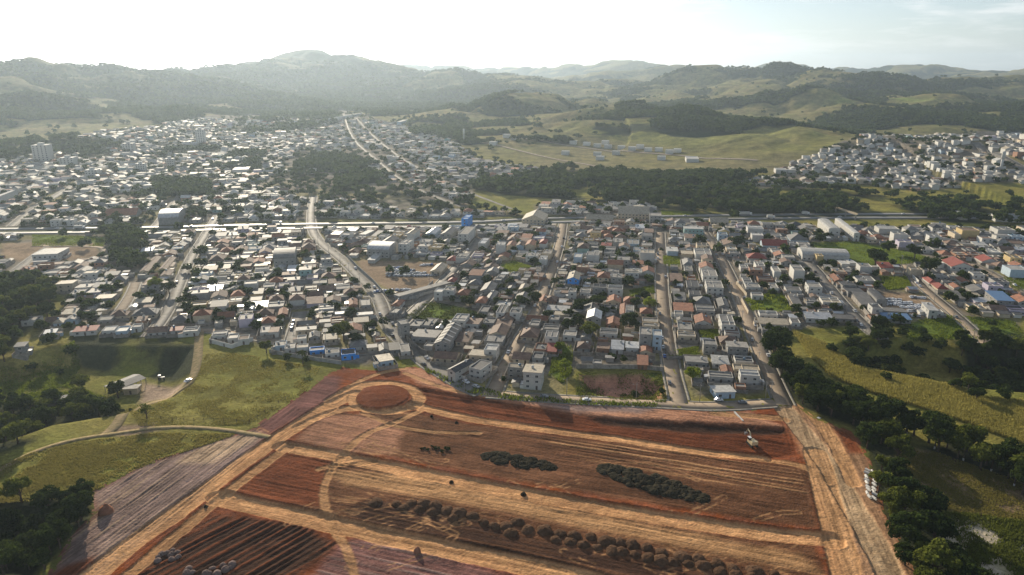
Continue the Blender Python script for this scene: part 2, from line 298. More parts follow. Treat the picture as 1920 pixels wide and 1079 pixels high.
WOOD_PX = {  # polygon, spacing m, size m
 'the wood above the cane slope': ([(1438,648),(1468,645),(1498,705),(1550,748),(1630,778),(1710,803),(1800,828),(1920,885),(2050,945),(2050,1010),(1900,925),(1800,872),(1720,838),(1620,806),(1560,786),(1500,764),(1455,712)], 7.4, (10, 15), 0),
 'the haul road tree belt': ([(1600,790),(1660,795),(1690,860),(1680,905),(1740,960),(1800,1079),(1830,1140),(1720,1140),(1690,1040),(1655,965),(1640,900),(1625,850)], 7.6, (8, 13), 0),
 'the shaded ravine': ([(1580,640),(1690,606),(1780,640),(1920,622),(2100,640),(2100,752),(1920,735),(1820,742),(1700,712),(1600,690)], 7.5, (6, 11), 0),
 'the left edge wood': ([(-150,532),(0,532),(60,520),(108,560),(75,600),(35,635),(25,690),(-30,705),(-150,705)], 9, (8, 13), 0),
 'the farmyard clump': ([(-100,755),(60,752),(120,757),(218,762),(218,785),(110,795),(60,830),(0,850),(-100,890)], 7, (7, 10), 0),
 'the dark lower gully': ([(-150,945),(0,938),(100,935),(165,932),(180,965),(120,1020),(70,1090),(-150,1120)], 7, (7, 11), 0),
 'the riverside wood': ([(870,352),(1000,330),(1060,318),(1240,328),(1330,348),(1500,352),(1720,372),(1960,385),(2050,420),(1920,424),(1700,412),(1520,402),(1280,396),(1200,382),(1100,378),(950,366)], 11, (8, 16), 0),
 'the long avenue wood': ([(630,330),(700,325),(760,368),(850,380),(840,396),(700,386),(630,362)], 9, (9, 14), 0),
 'the upper left wood': ([(300,285),(440,275),(500,290),(480,320),(320,320)], 11, (9, 14), 0),
 'the far left wood': ([(-100,268),(150,258),(240,272),(200,296),(-100,302)], 12, (9, 14), 0),
 'the mid town wood': ([(500,300),(640,290),(700,310),(640,340),(520,330)], 11, (9, 14), 0),
 'the square grove': ([(290,342),(390,342),(400,370),(300,375)], 9, (9, 13), 0),
 'the roadside grove': ([(198,432),(262,432),(278,470),(208,474)], 8, (9, 13), 0),
 'the grove below it': ([(212,478),(290,484),(265,512),(215,508)], 8, (8, 11), 0),
 'the ridge wood': ([(440,228),(620,206),(640,232),(480,256)], 14, (9, 14), 0),
 'the hill foot wood': ([(760,225),(860,215),(900,235),(880,262),(780,262)], 13, (9, 14), 0),
 'the slope wood': ([(540,300),(600,300),(620,320),(540,320)], 10, (9, 13), 0),
}
def wpoly(L_): return [at(*p) for p in L_]
TOWN_W = [wpoly(p) for p in TOWN_PX]; LAWN_W = [wpoly(p) for p in LAWN_PX]; YARD_W = [wpoly(p) for p in YARD_PX]
WOOD_W = {k: wpoly(v[0]) for k, v in WOOD_PX.items()}
CANE_W = wpoly([(1485,622),(1560,650),(1600,690),(1700,712),(1830,745),(2000,760),(2050,860),(1920,835),(1800,790),(1640,740),(1560,710),(1520,670)])
SAND_W = wpoly([(1740,960),(1830,965),(1960,985),(1960,1079),(1850,1100),(1800,1079)]); ORCH_W = wpoly([(1680,830),(1760,850),(1900,900),(2000,940),(2000,990),(1760,955),(1690,900)])
BANK_W = wpoly([(130,628),(370,628),(375,700),(300,715),(150,690),(130,650)])
YARDL_W = wpoly([(262,715),(350,712),(340,735),(300,752),(258,760)])
SUBURB_W = wpoly([(895,290),(1100,262),(1420,285),(1560,290),(1480,325),(1200,330),(1000,322)])
GREENHILL = wpoly([(1050,240),(1200,205),(1450,230),(1640,262),(1560,292),(1400,290),(1180,265)]); GREEN2 = wpoly([(1500,175),(1650,185),(1800,208),(1900,215),(1800,225),(1650,205)])

# ------------------------------------------------------------------ streets
SMARK = 0
STREETS = {
 'winding avenue': ([(905,738),(870,724),(830,700),(800,683),(765,650),(738,625),(722,600),(716,570),(700,545),(665,510),(640,485),(605,460),(585,435),(583,400),(588,368)], 7.8, 'a'),
 'bottom road': ([(905,738),(1000,746),(1110,752),(1260,759),(1340,764),(1455,756)], 7, 'd'),
 'central street': ([(925,738),(945,692),(975,640),(1005,590),(1020,550),(1035,505),(1050,460),(1056,420)], 7.5, 'd'),
 'straight street': ([(1275,757),(1258,690),(1248,620),(1242,560),(1240,500),(1238,436)], 8, 'd'),
 'eastern street': ([(1472,760),(1462,740),(1440,690),(1415,630),(1392,570),(1370,520),(1345,470),(1320,435)], 8, 'd'),
 'warehouse street': ([(1650,640),(1630,620),(1590,580),(1560,545),(1530,505),(1500,478)], 7.5, 'a'),
 'scrapyard lane': ([(1850,645),(1800,597),(1750,556),(1715,525),(1700,498)], 6.5, 'd'),
 'outer lane': ([(1980,580),(1920,552),(1870,518),(1820,494)], 7, 'd'),
 'diagonal street': ([(748,612),(790,572),(830,530),(865,492),(900,448)], 7.5, 'a'),
 'market street': ([(278,632),(300,606),(322,570),(338,530),(355,490),(385,440),(410,402)], 7, 'a'),
 'short street': ([(547,645),(556,615),(564,585)], 8, 'a'),
 'bank lane': ([(150,608),(230,607),(285,622),(385,618),(480,633),(560,652),(640,660),(700,662),(772,655)], 6, 'd'),
 'left lane': ([(202,612),(225,585),(245,555),(255,530)], 6, 'd'),
 'field road': ([(-40,545),(20,515),(65,480),(95,462)], 6, 'a'),
 'loop road': ([(60,462),(185,462),(197,470),(190,482),(140,490)], 5, 'd'),
 'long avenue': ([(640,210),(660,262),(700,295),(760,345),(830,375),(888,396)], 5, 'f'),
 'second avenue': ([(668,222),(690,245),(740,290),(800,325),(880,362),(960,392)], 4.2, 'f'),
 'hillside street': ([(1975,335),(1900,312),(1850,290),(1830,268)], 8, 'a'),
 'terrace street': ([(1640,330),(1650,312),(1760,300),(1850,288)], 6, 'd'),
 'upper left street': ([(20,425),(60,392),(110,365),(150,340)], 7, 'a'),
 'church street': ([(292,424),(318,392),(345,360)], 7, 'a'),
 'plots road': ([(900,268),(1000,290),(1150,318),(1180,322)], 6, 'd'),
 'estate road': ([(960,258),(1100,278),(1300,295),(1420,302)], 6, 'd'),
 'farm track': ([(374,622),(372,660),(366,700),(345,732),(300,752),(250,772),(222,795),(200,815)], 5, 'd'),
 'field track': ([(-60,915),(0,882),(60,848),(140,824),(230,812),(300,801),(400,803),(505,820)], 2.7, 'd'),
}
STW = {k: smooth(wpoly(v[0]), 3) for k, v in STREETS.items()}
HW = smooth(wpoly([(-150,436),(0,434),(300,431),(420,427),(600,424),(900,421),(1000,414),(1200,410),(1400,407),(1600,405),(1920,406),(2100,408)]), 3)
RC = [0]
def ribbon(P, off, w, dz, m, name, parent=None, skirt=.3):
    RC[0] += 1; dz += (RC[0] % 40)*.003; P0 = P
    P = [np.array(p) for p in P]; Q = []
    for a, b in zip(P[:-1], P[1:]):
        n = max(1, int(np.linalg.norm(b-a)/4)); Q += [a+(b-a)*i/n for i in range(n)]
    Q.append(P[-1]); Q = np.array(Q); T = np.gradient(Q, axis=0); T /= np.linalg.norm(T, axis=1)[:, None]+1e-9; N = np.stack([T[:, 1], -T[:, 0]], 1)
    if name in ('road', 'dirt_road') and w > 4: w = w*(1+.10*(noise(np.arange(len(Q))/5., np.zeros(len(Q)), 3)-.5))[:, None]
    offs = [-.5, -.5, 0, .5, .5]; V = []
    for j, o in enumerate(offs):
        p = Q+N*(off+o*w); z = H(p[:, 0], p[:, 1])+dz
        r0 = np.hypot(p[:, 0], p[:, 1]); z = z+ss(800, 1100, r0)*.6
        if j in (0, 4): z = z-skirt
        V.append(np.column_stack([p, z]))
    V = np.stack(V, 1).reshape(-1, 3); n = len(Q); I = np.arange(n-1)[:, None]*5+np.arange(4)[None]
    Fq = np.stack([I, I+1, I+6, I+5], -1).reshape(-1, 4)[:, ::-1]
    if name == 'pavement':
        c = (Q[:-1]+Q[1:])/2+((N[:-1]+N[1:])/2)*off; bad = np.zeros(len(c), bool)
        for k2, P2 in STW.items():
            if P2 is not P0: bad |= pline(P2, c[:, 0], c[:, 1]) < STREETS[k2][1]/2+1.2
        Fq = Fq[np.repeat(~bad, 4)]
    return link(name, bigmesh(name, V, Fq, [m]), parent)
for k, (p, w, t) in STREETS.items():
    o = ribbon(STW[k], 0, w, .18 if 'track' in k else .07, M_ROAD if t in 'af' else (M_TRACK if 'track' in k else M_DIRTROAD), 'road' if t in 'af' else 'dirt_road'); tag(o, ('paved ' if t in 'af' else 'dusty unpaved ')+k+' of the town' if 'track' not in k else 'pale dirt '+k+' through grass', kind='structure')
    if t != 'f' and 'track' not in k and 'plots' not in k and 'loop' not in k:
        for s in (-1, 1):
            o = ribbon(STW[k], s*(w/2+.75), 1.3, .14, M_PAVE, 'pavement'); tag(o, 'narrow concrete pavement along the '+k, kind='structure')
for s in (-1, 1):
    o = ribbon(HW, s*9.5, 10, .16, M_HIGH, 'highway'); tag(o, 'paved highway carriageway crossing the town', kind='structure')
    for q in (-4.7, 4.7): tag(ribbon(HW, s*9.5+q, .25, .14, M_LINE, 'road_marking', skirt=.05), 'white edge line painted on the highway', kind='structure')
allroads = [(STW[k], STREETS[k][1]/2+2.0) for k in STREETS]+[(HW, 17)]

# ------------------------------------------------------------------ ground sheet
def leftwood(x, y):
    r = np.hypot(x, y); return .30*(.20-np.abs(fbm(x/300., y/300., 33, 3)-.5)*2)*ss(1000, 1400, r)+.13*ss(500, -700, x)*ss(1350, 2300, r)+.02*ss(3500, 5000, r)
def cover(x, y):
    r0 = np.hypot(x, y); n1 = fbm(x/35., y/35., 61, 4); n2 = fbm(x/7., y/7., 62, 3); n3 = fbm(x/240., y/240., 63, 5)
    z = lambda c: np.array(c)[None, :]
    g = z((.20,.185,.045))+(n1[:, None]-.5)*z((.13,.06,.035))+(n2[:, None]-.5)*z((.03,.03,.01))
    col = g
    mix = lambda c, k, m: c*(1-m[:, None])+np.broadcast_to(k, c.shape)*m[:, None]
    # open hills: pasture in ochre and green, scrub in the folds
    hill = ss(1050, 1350, r0)
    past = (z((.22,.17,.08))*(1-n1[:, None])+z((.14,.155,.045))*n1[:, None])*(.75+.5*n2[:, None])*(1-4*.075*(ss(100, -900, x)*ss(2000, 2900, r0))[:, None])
    wood = z((.028,.04,.018))
    gz = fbm(x/420.+n3*1.3, y/160., 66, 5)
    fm = ss(.50, .54, gz*.6+n3*.4+leftwood(x, y))
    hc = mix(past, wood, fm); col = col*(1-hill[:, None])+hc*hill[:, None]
    for P, c in ((GREENHILL, (.19,.19,.055)), (GREEN2, (.20,.27,.05)), (SUBURB_W, (.19,.165,.08))):
        col = mix(col, np.array(c)*(.7+.6*n2[:, None]), ss(-30, 25, -sdf(P, x, y))*ss(.6, .4, n3)*ss(.56, .5, fm))
    for P in TOWN_W:
        col = mix(col, z((.19,.165,.13))*(.6+.8*n2[:, None]), ss(-2, 6, -sdf(P, x, y))*(1-.55*ss(.52, .62, n1)))
    col = mix(col, z((.06,.065,.03))*(.6+.8*n2[:, None]), ss(24, 18, pline(HW, x, y)))
    for P in LAWN_W: col = mix(col, z((.11,.15,.025))*(.5+n2[:, None]), ss(-1, 3, -sdf(P, x, y)))
    for P in YARD_W: col = mix(col, z((.28,.2,.13)), ss(-1, 4, -sdf(P, x, y)))
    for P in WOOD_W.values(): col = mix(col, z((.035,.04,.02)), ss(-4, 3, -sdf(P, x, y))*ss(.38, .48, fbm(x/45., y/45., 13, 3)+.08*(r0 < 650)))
    col = mix(col, z((.24,.24,.06)), ss(-2, 4, -sdf(CANE_W, x, y))); col = mix(col, z((.42,.36,.27)), ss(-2, 4, -sdf(SAND_W, x, y))*ss(.35, .5, n1))
    col = mix(col, z((.22,.155,.085)), ss(-2, 4, -sdf(ORCH_W, x, y))); col = mix(col, z((.045,.05,.025)), ss(-3, 3, -sdf(BANK_W, x, y))*ss(.3, .45, n1)); col = mix(col, z((.38,.28,.2)), ss(-2, 4, -sdf(YARDL_W, x, y)))
    pit = DIPS[3][0]; col = mix(col, z((.38,.19,.125)), ss(-3, 3, -sdf(pit, x, y)))
    return np.clip(col, .01, .9)
NA = 1050
az = np.radians(np.linspace(-52, 52, NA))
th = np.radians(np.linspace(66, 7.0, 640)); r1 = HC/np.tan(th); r2 = np.geomspace(r1[-1], 16500, 470)[1:]
rr = np.concatenate([r1, r2]); NR = len(rr)
A, R_ = np.meshgrid(az, rr); GX = (R_*np.sin(A)).ravel(); GY = (R_*np.cos(A)).ravel()
GZ = H(GX, GY)
se = sdf(E_W, GX, GY); GZ = GZ-4.5*ss(1.0, 4.0, -se)
nearm = GY < 900
GZ = GZ+np.where(nearm & (se > 0), (fbm(GX/3., GY/3., 71, 3)-.5)*.35, 0)
I = (np.arange(NR-1)[:, None]*NA+np.arange(NA-1)[None]).ravel()
FQ = np.stack([I, I+1, I+NA+1, I+NA], 1)[:, ::-1]
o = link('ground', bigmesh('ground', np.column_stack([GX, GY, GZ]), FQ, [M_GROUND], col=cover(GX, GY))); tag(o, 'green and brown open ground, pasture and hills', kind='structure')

# ------------------------------------------------------------------ earthworks
xs = np.arange(-205, 300, .42); ys = np.arange(110, 372, .42); EX, EY = np.meshgrid(xs, ys); sh = EX.shape; ex = EX.ravel(); ey = EY.ravel()
wx = ex+(fbm(ex/9., ey/9., 80, 4)-.5)*2.2+(fbm(ex/1.5, ey/1.5, 86, 2)-.5)*1.0; wy = ey+(fbm(ex/9., ey/9., 81, 4)-.5)*2.2+(fbm(ex/1.5, ey/1.5, 87, 2)-.5)*1.0
ez = .05+(fbm(ex/14., ey/14., 82, 4)-.5)*.55+(fbm(ex/1.3, ey/1.3, 83, 3)-.5)*.24
f1 = fbm(ex/22., ey/22., 84, 4)[:, None]; f2 = fbm(ex/2.5, ey/2.5, 85, 3)[:, None]
RED = np.array((.205,.064,.027)); BRN = np.array((.138,.064,.033)); DRK = np.array((.05,.026,.017)); TAN = np.array((.54,.30,.14)); PUR = np.array((.225,.155,.13)); GRY = np.array((.35,.245,.16)); PNK = np.array((.44,.22,.13))
ecol = RED*(.75+.5*f1)+(f2-.5)*.05
def emix(m, c):
    global ecol
    m = m[:, None]; ecol = ecol*(1-m)+c*m
def region(px, c, e=2.5, n=0):
    m = ss(-e, e, -sdf(PP(px), wx, wy)); 
    if c is not None: emix(m, c)
    return m
def furrow(m, dpx, lam, amp, warp=2.0, cc=None, sharp=1.0):
    global ez
    a, b = plane(*dpx[0]), plane(*dpx[1]); t = (b-a)/np.linalg.norm(b-a); s = -ex*t[1]+ey*t[0]; l = ex*t[0]+ey*t[1]
    lam = lam*.72; amp = amp*.8; ph = s/lam+(fbm(l/60., s/14., 90, 3)-.5)*warp*.6
    an = (fbm(l/30.+7, s/(lam*.5), 92, 4)-.5)*3.4
    w_ = np.sin(2*pi*ph)*.38+an*.75
    brk = .3+1.3*fbm(l/18., s/6., 91, 3)
    ez = ez+m*amp*w_*brk
    if cc is not None: emix(m*ss(.1, .7, w_)*.75, cc)
# F: pale purplish subsoil at the left
m = region([(40,1130),(95,1075),(135,1010),(178,962),(172,925),(235,890),(300,862),(420,823),(482,805),(500,818),(430,880),(330,960),(150,1110)], PUR*(.8+.5*f1), 3); furrow(m, ((150,1079),(470,830)), 2.4, .30, 1.5, GRY)
region([(110,1079),(150,1010),(180,985),(182,1055),(150,1079)], PUR*.75)
region([(85,1085),(120,1060),(180,1042),(182,1052),(150,1079),(120,1100)], RED*.6)
region([(470,812),(482,822),(400,870),(330,868),(380,835)], GRY*1.25*(.8+.4*f1))
# G: dark purplish plot beside the grass slope
m = region([(478,800),(525,768),(570,738),(610,706),(640,706),(632,740),(560,785),(505,815)], PUR*np.array((.75,.5,.5))); furrow(m, ((490,800),(620,715)), 1.7, .12)
# upper pinkish ground below the town street
region([(745,690),(790,690),(830,715),(880,736),(960,748),(1110,759),(1330,771),(1400,772),(1470,800),(1300,792),(1140,785),(1020,765),(880,742),(790,722)], PNK*(.8+.4*f1))
region([(1000,756),(1110,760),(1240,766),(1200,776),(1080,772)], PUR*1.15)
# A: dark embankment
m = region([(785,728),(900,745),(1020,768),(1150,784),(1300,796),(1470,803),(1500,850),(1440,862),(1300,838),(1100,808),(900,780),(800,758)], RED*.62); furrow(m, ((900,760),(1300,820)), 5.5, .22)
ez -= m*1.0
m2 = region([(1110,783),(1300,792),(1470,803),(1480,812),(1300,808),(1130,795)], DRK*.9); ez -= .5*m2
# B: plots between the second and third track
m = region([(600,770),(690,778),(770,772),(880,795),(1090,822),(1250,842),(1340,860),(1450,868),(1520,880),(1532,992),(1350,965),(1200,942),(1050,918),(900,890),(760,862),(560,826)], BRN*(.75+.6*f1), 2); furrow(m, ((700,850),(1300,955)), 3.1, .07)
m = region([(1030,825),(1250,842),(1500,872),(1510,925),(1340,905),(1200,880),(1090,860)], None); furrow(m, ((1080,838),(1480,900)), 3.4, .30, 1.2, TAN*.95)
m = region([(1120,875),(1510,935),(1525,990),(1350,962),(1100,915)], BRN*.85); furrow(m, ((1080,900),(1480,960)), 2.0, .08)
region([(560,826),(600,780),(690,780),(760,800),(740,850),(640,848)], PNK*.75*(.7+.6*f1))
# C: plots between the third and fourth track
m = region([(425,922),(540,846),(640,860),(760,890),(900,918),(1050,950),(1200,975),(1350,1000),(1530,1025),(1545,1079),(1560,1130),(1140,1130),(1010,1050),(850,1018),(700,990),(560,960)], BRN*(.8+.5*f1), 2)
furrow(m, ((700,900),(1300,1010)), 3.0, .13)
region([(600,880),(760,890),(900,920),(1200,982),(1500,1040),(1540,1079),(1450,1060),(1200,1010),(950,960),(760,925),(650,910)], TAN*.78*(.75+.5*f1))
region([(425,922),(540,848),(620,862),(600,950),(500,948)], RED*.85*(.7+.6*f1))
m = region([(640,960),(700,935),(800,960),(950,1000),(1150,1045),(1330,1079),(1480,1120),(1200,1130),(1000,1060),(850,1022),(700,985)], DRK*1.25*(.7+.6*f1), 1.5); furrow(m, ((700,965),(1200,1079)), 3.6, .16, 1.0, BRN*.9)
# D: deep dark furrows at the bottom left, violet soil in the bottom middle
m = region([(255,1079),(330,1010),(400,965),(560,985),(635,1020),(600,1050),(540,1090),(420,1110),(230,1110)], DRK*1.1); furrow(m, ((300,1079),(470,990)), 3.6, .5, 1.6, RED*.9)
m = region([(640,1020),(700,1010),(820,1040),(960,1079),(1060,1130),(560,1130),(600,1060)], PUR*np.array((.85,.6,.6))); furrow(m, ((660,1030),(900,1085)), 2.8, .22, 2.2, PUR*1.1)
region([(1462,760),(1490,757),(1530,785),(1600,812),(1622,850),(1642,905),(1655,960),(1700,1040),(1745,1130),(1600,1130),(1560,1000),(1520,880)], np.array((.33,.19,.105))*(.7+.6*f1))
region([(1560,800),(1600,812),(1625,850),(1590,850)], RED*1.1)
# tracks
TRACKS = [([(150,1100),(230,1030),(330,962),(430,885),(520,822),(560,797),(620,758),(665,738)], 9, TAN*.95, .35), ([(205,1110),(300,1030),(380,960),(450,905),(540,838)], 5, TAN*.8, .2),
 ([(560,800),(610,775),(665,762),(715,772),(770,764)], 6, TAN, .3), ([(620,750),(668,722),(720,716),(770,726),(790,745),(775,762),(740,772),(690,770),(660,755),(668,728)], 6, TAN, .3),
 ([(640,735),(690,705),(760,690)], 3.5, TAN*.9, .15), ([(775,758),(830,772),(900,788),(1000,801),(1100,814),(1230,832),(1330,848),(1430,856)], 7, TAN*1.02, .6), ([(1400,858),(1500,870),(1550,900)], 4, TAN*.7, .1),
 ([(530,836),(640,856),(760,882),(900,908),(1050,938),(1200,964),(1350,988),(1470,1004),(1560,1012)], 8, TAN*1.05, .6), ([(410,932),(560,968),(700,1000),(850,1032),(1000,1062),(1120,1092)], 9, TAN*1.0, .6),
 ([(640,858),(612,895),(604,935),(622,985),(655,1040),(668,1090)], 3, TAN*.85, .15), ([(790,770),(735,795),(680,815),(640,855)], 3.5, TAN*.8, .12), ([(680,775),(740,800),(820,812),(900,812)], 2.5, TAN*.7, .08),
 ([(700,862),(640,872),(600,880)], 3, TAN*.7, .1), ([(1462,755),(1490,790),(1530,840),(1565,890),(1600,950),(1640,1020),(1680,1100)], 9, np.array((.40,.28,.165)), .35), ([(1505,760),(1545,800),(1575,850),(1600,905)], 6, TAN*.85, .2),
 ([(1530,850),(1552,930),(1570,1010),(1590,1090)], 10, TAN*.9, .2), ([(1340,775),(1400,780),(1470,785)], 5, TAN*.8, .1), ([(1000,752),(850,735),(790,712),(760,700)], 3, TAN*.85, .1)]
trk = np.zeros(ex.shape)
for P, w_, c, dep in TRACKS:
    Pw = smooth(PP(P), 3); d = pline(Pw, wx*.5+ex*.5, wy*.5+ey*.5); m = ss(w_/2+.4, w_/2-.4, d)
    ez = ez-dep*m*1.6+.22*np.exp(-((d-w_/2-.6)/.6)**2)*(noise(ex/4., ey/4., 95))
    rut = np.sin(d*2*pi/1.15)*.5+.5
    emix(m*(.92-.25*rut*(f2[:, 0] > .45)), c*(.82+.36*f1)); trk = np.maximum(trk, m)
    ez += m*.05*rut
RK = random.Random(42)
for i in range(46):                              # loose tyre marks of the machines
    x0_ = RK.uniform(600, 1500); y0_ = RK.choice([RK.uniform(790, 860), RK.uniform(880, 960), RK.uniform(900, 1000)]) + (x0_-600)*.14; L0 = RK.uniform(40, 190)*RK.choice((-1, 1)); cv = RK.uniform(-26, 26); sl_ = RK.choice((.16, .16, -.25, .5))
    Pw = smooth(PP([(x0_, y0_), (x0_+L0*.5, y0_+abs(L0)*.5*sl_+cv*.6), (x0_+L0, y0_+abs(L0)*sl_-cv*.3)]), 2); d = pline(Pw, wx*.25+ex*.75, wy*.25+ey*.75)
    m = ss(.55, .2, np.abs(d-1.1))*ss(.35, .6, f2[:, 0])*.55; emix(m*(1-trk), TAN*.8); ez -= .05*m
def streak(px, a, b):
    global ecol
    P0, P1 = plane(*a), plane(*b); t = (P1-P0)/np.linalg.norm(P1-P0); s_ = -ex*t[1]+ey*t[0]; l_ = ex*t[0]+ey*t[1]
    m = ss(-2, 2, -sdf(PP(px), ex, ey))[:, None]; q = (fbm(l_/22., s_/.55, 97, 4)-.5)[:, None]; q2 = (fbm(l_/9.+3, s_/1.7, 98, 3)-.5)[:, None]; ecol = ecol*(1+m*(q*1.15+q2*.8))
streak([(560,700),(1450,760),(1545,1010),(1560,1200),(600,1200),(420,930),(560,800)], (700,870), (1400,995))
streak([(560,700),(560,800),(420,930),(300,1040),(150,1150),(20,1150),(180,900),(480,790)], (300,1000), (520,830))
streak([(1450,760),(1545,1010),(1560,1200),(1800,1200),(1640,850),(1500,750)], (1540,850), (1620,1050))
# roundabout island
cx_, cy_ = plane(718, 744); rad = np.hypot((ex-cx_), (ey-cy_)); RI = abs(plane(770, 744)[0]-plane(718, 744)[0])*.95
m = ss(RI+.5, RI-.5, rad); ez = np.where(m > .5, .35*m+.1+.9*np.clip(1-(rad/RI)**2, 0, 1)+(f2[:, 0]-.5)*.35, ez); emix(m, RED*.75*(.75+.5*f1)+(f2-.5)*.03); trk *= 1-m
isl = m > .5
# topsoil heaps are separate things; pits dug beside them
em = sdf(E_W, ex, ey); ed = fbm(ex/6., ey/6., 88, 3)*5-2.5
hz = H(ex, ey); ez = hz+np.where(em < 0, ez*ss(0, 3, -em), ez*0)-ss(1.0, 2.2, em+ed*.3)*2.2
keep = (em < 2.6)
def sub(name, fm, lab):
    Fi = (np.arange(sh[0]-1)[:, None]*sh[1]+np.arange(sh[1]-1)[None]).ravel()[fm]
    Fq = np.stack([Fi, Fi+1, Fi+sh[1]+1, Fi+sh[1]], 1); u, inv = np.unique(Fq, return_inverse=True)
    V = np.column_stack([ex, ey, ez])[u]; o_ = link(name, bigmesh(name, V, inv.reshape(-1, 4), [M_EARTH], col=np.clip(ecol[u], .01, .9))); return tag(o_, lab, kind='structure')
k4 = lambda a: a.reshape(sh)[:-1, :-1].ravel()
fk = k4(keep); ft = k4(trk > .5); fi = k4(isl)
sub('graded_earth', fk & ~ft & ~fi, 'freshly graded red and brown earth plots'); sub('dirt_track', fk & ft, 'pale compacted tan haul tracks between the plots'); sub('roundabout_island', fk & fi & ~ft, 'round brown earth island inside the track circle')
EZ2 = ez.reshape(sh)
def ezat(x, y):
    i = int(round((y-ys[0])/.42)); j = int(round((x-xs[0])/.42)); return float(EZ2[min(max(i, 0), sh[0]-1), min(max(j, 0), sh[1]-1)])
#PART2
# ------------------------------------------------------------------ words for labels
ONES = 'zeroth first second third fourth fifth sixth seventh eighth ninth tenth eleventh twelfth thirteenth fourteenth fifteenth sixteenth seventeenth eighteenth nineteenth'.split()
TENS = ['', '', 'twent', 'thirt', 'fort', 'fift', 'sixt', 'sevent', 'eight', 'ninet']; CARD = 'zero one two three four five six seven eight nine'.split()
def ordw(n):
    if n < 20: return ONES[n]
    if n < 100: return TENS[n//10]+('ieth' if n % 10 == 0 else 'y-'+ONES[n % 10])
    return 'hundred-and-'+ordw(n-100) if n > 100 else 'hundredth'
def nearest_street(x, y, keys=None):
    best = None
    for k in (keys or STW):
        P = np.array(STW[k]); d = np.hypot(P[:, 0]-x, P[:, 1]-y); i = int(d.argmin())
        if best is None or d[i] < best[0]:
            j = min(i+1, len(P)-1); a = P[j-1]; b = P[j]; s = (b[0]-a[0])*(y-a[1])-(b[1]-a[1])*(x-a[0])
            best = (d[i], k, 'left' if s > 0 else 'right', i, atan2(b[1]-a[1], b[0]-a[0]))
    return best
def near_order(items):                          # items: (x, y, obj, describe(side, street, ordinal) -> label); ordinals count away from the camera
    g = {}
    for it in items:
        b = nearest_street(it[0], it[1]); g.setdefault((b[1], b[2]), []).append((b[3], math.hypot(it[0], it[1]), it))
    for (st, sd), L_ in g.items():
        L_.sort(key=lambda t: (t[0]//2, t[1]))
        for n, (_, _, it) in enumerate(L_): it[2]['label'] = it[3](sd, st, ordw(n+1))

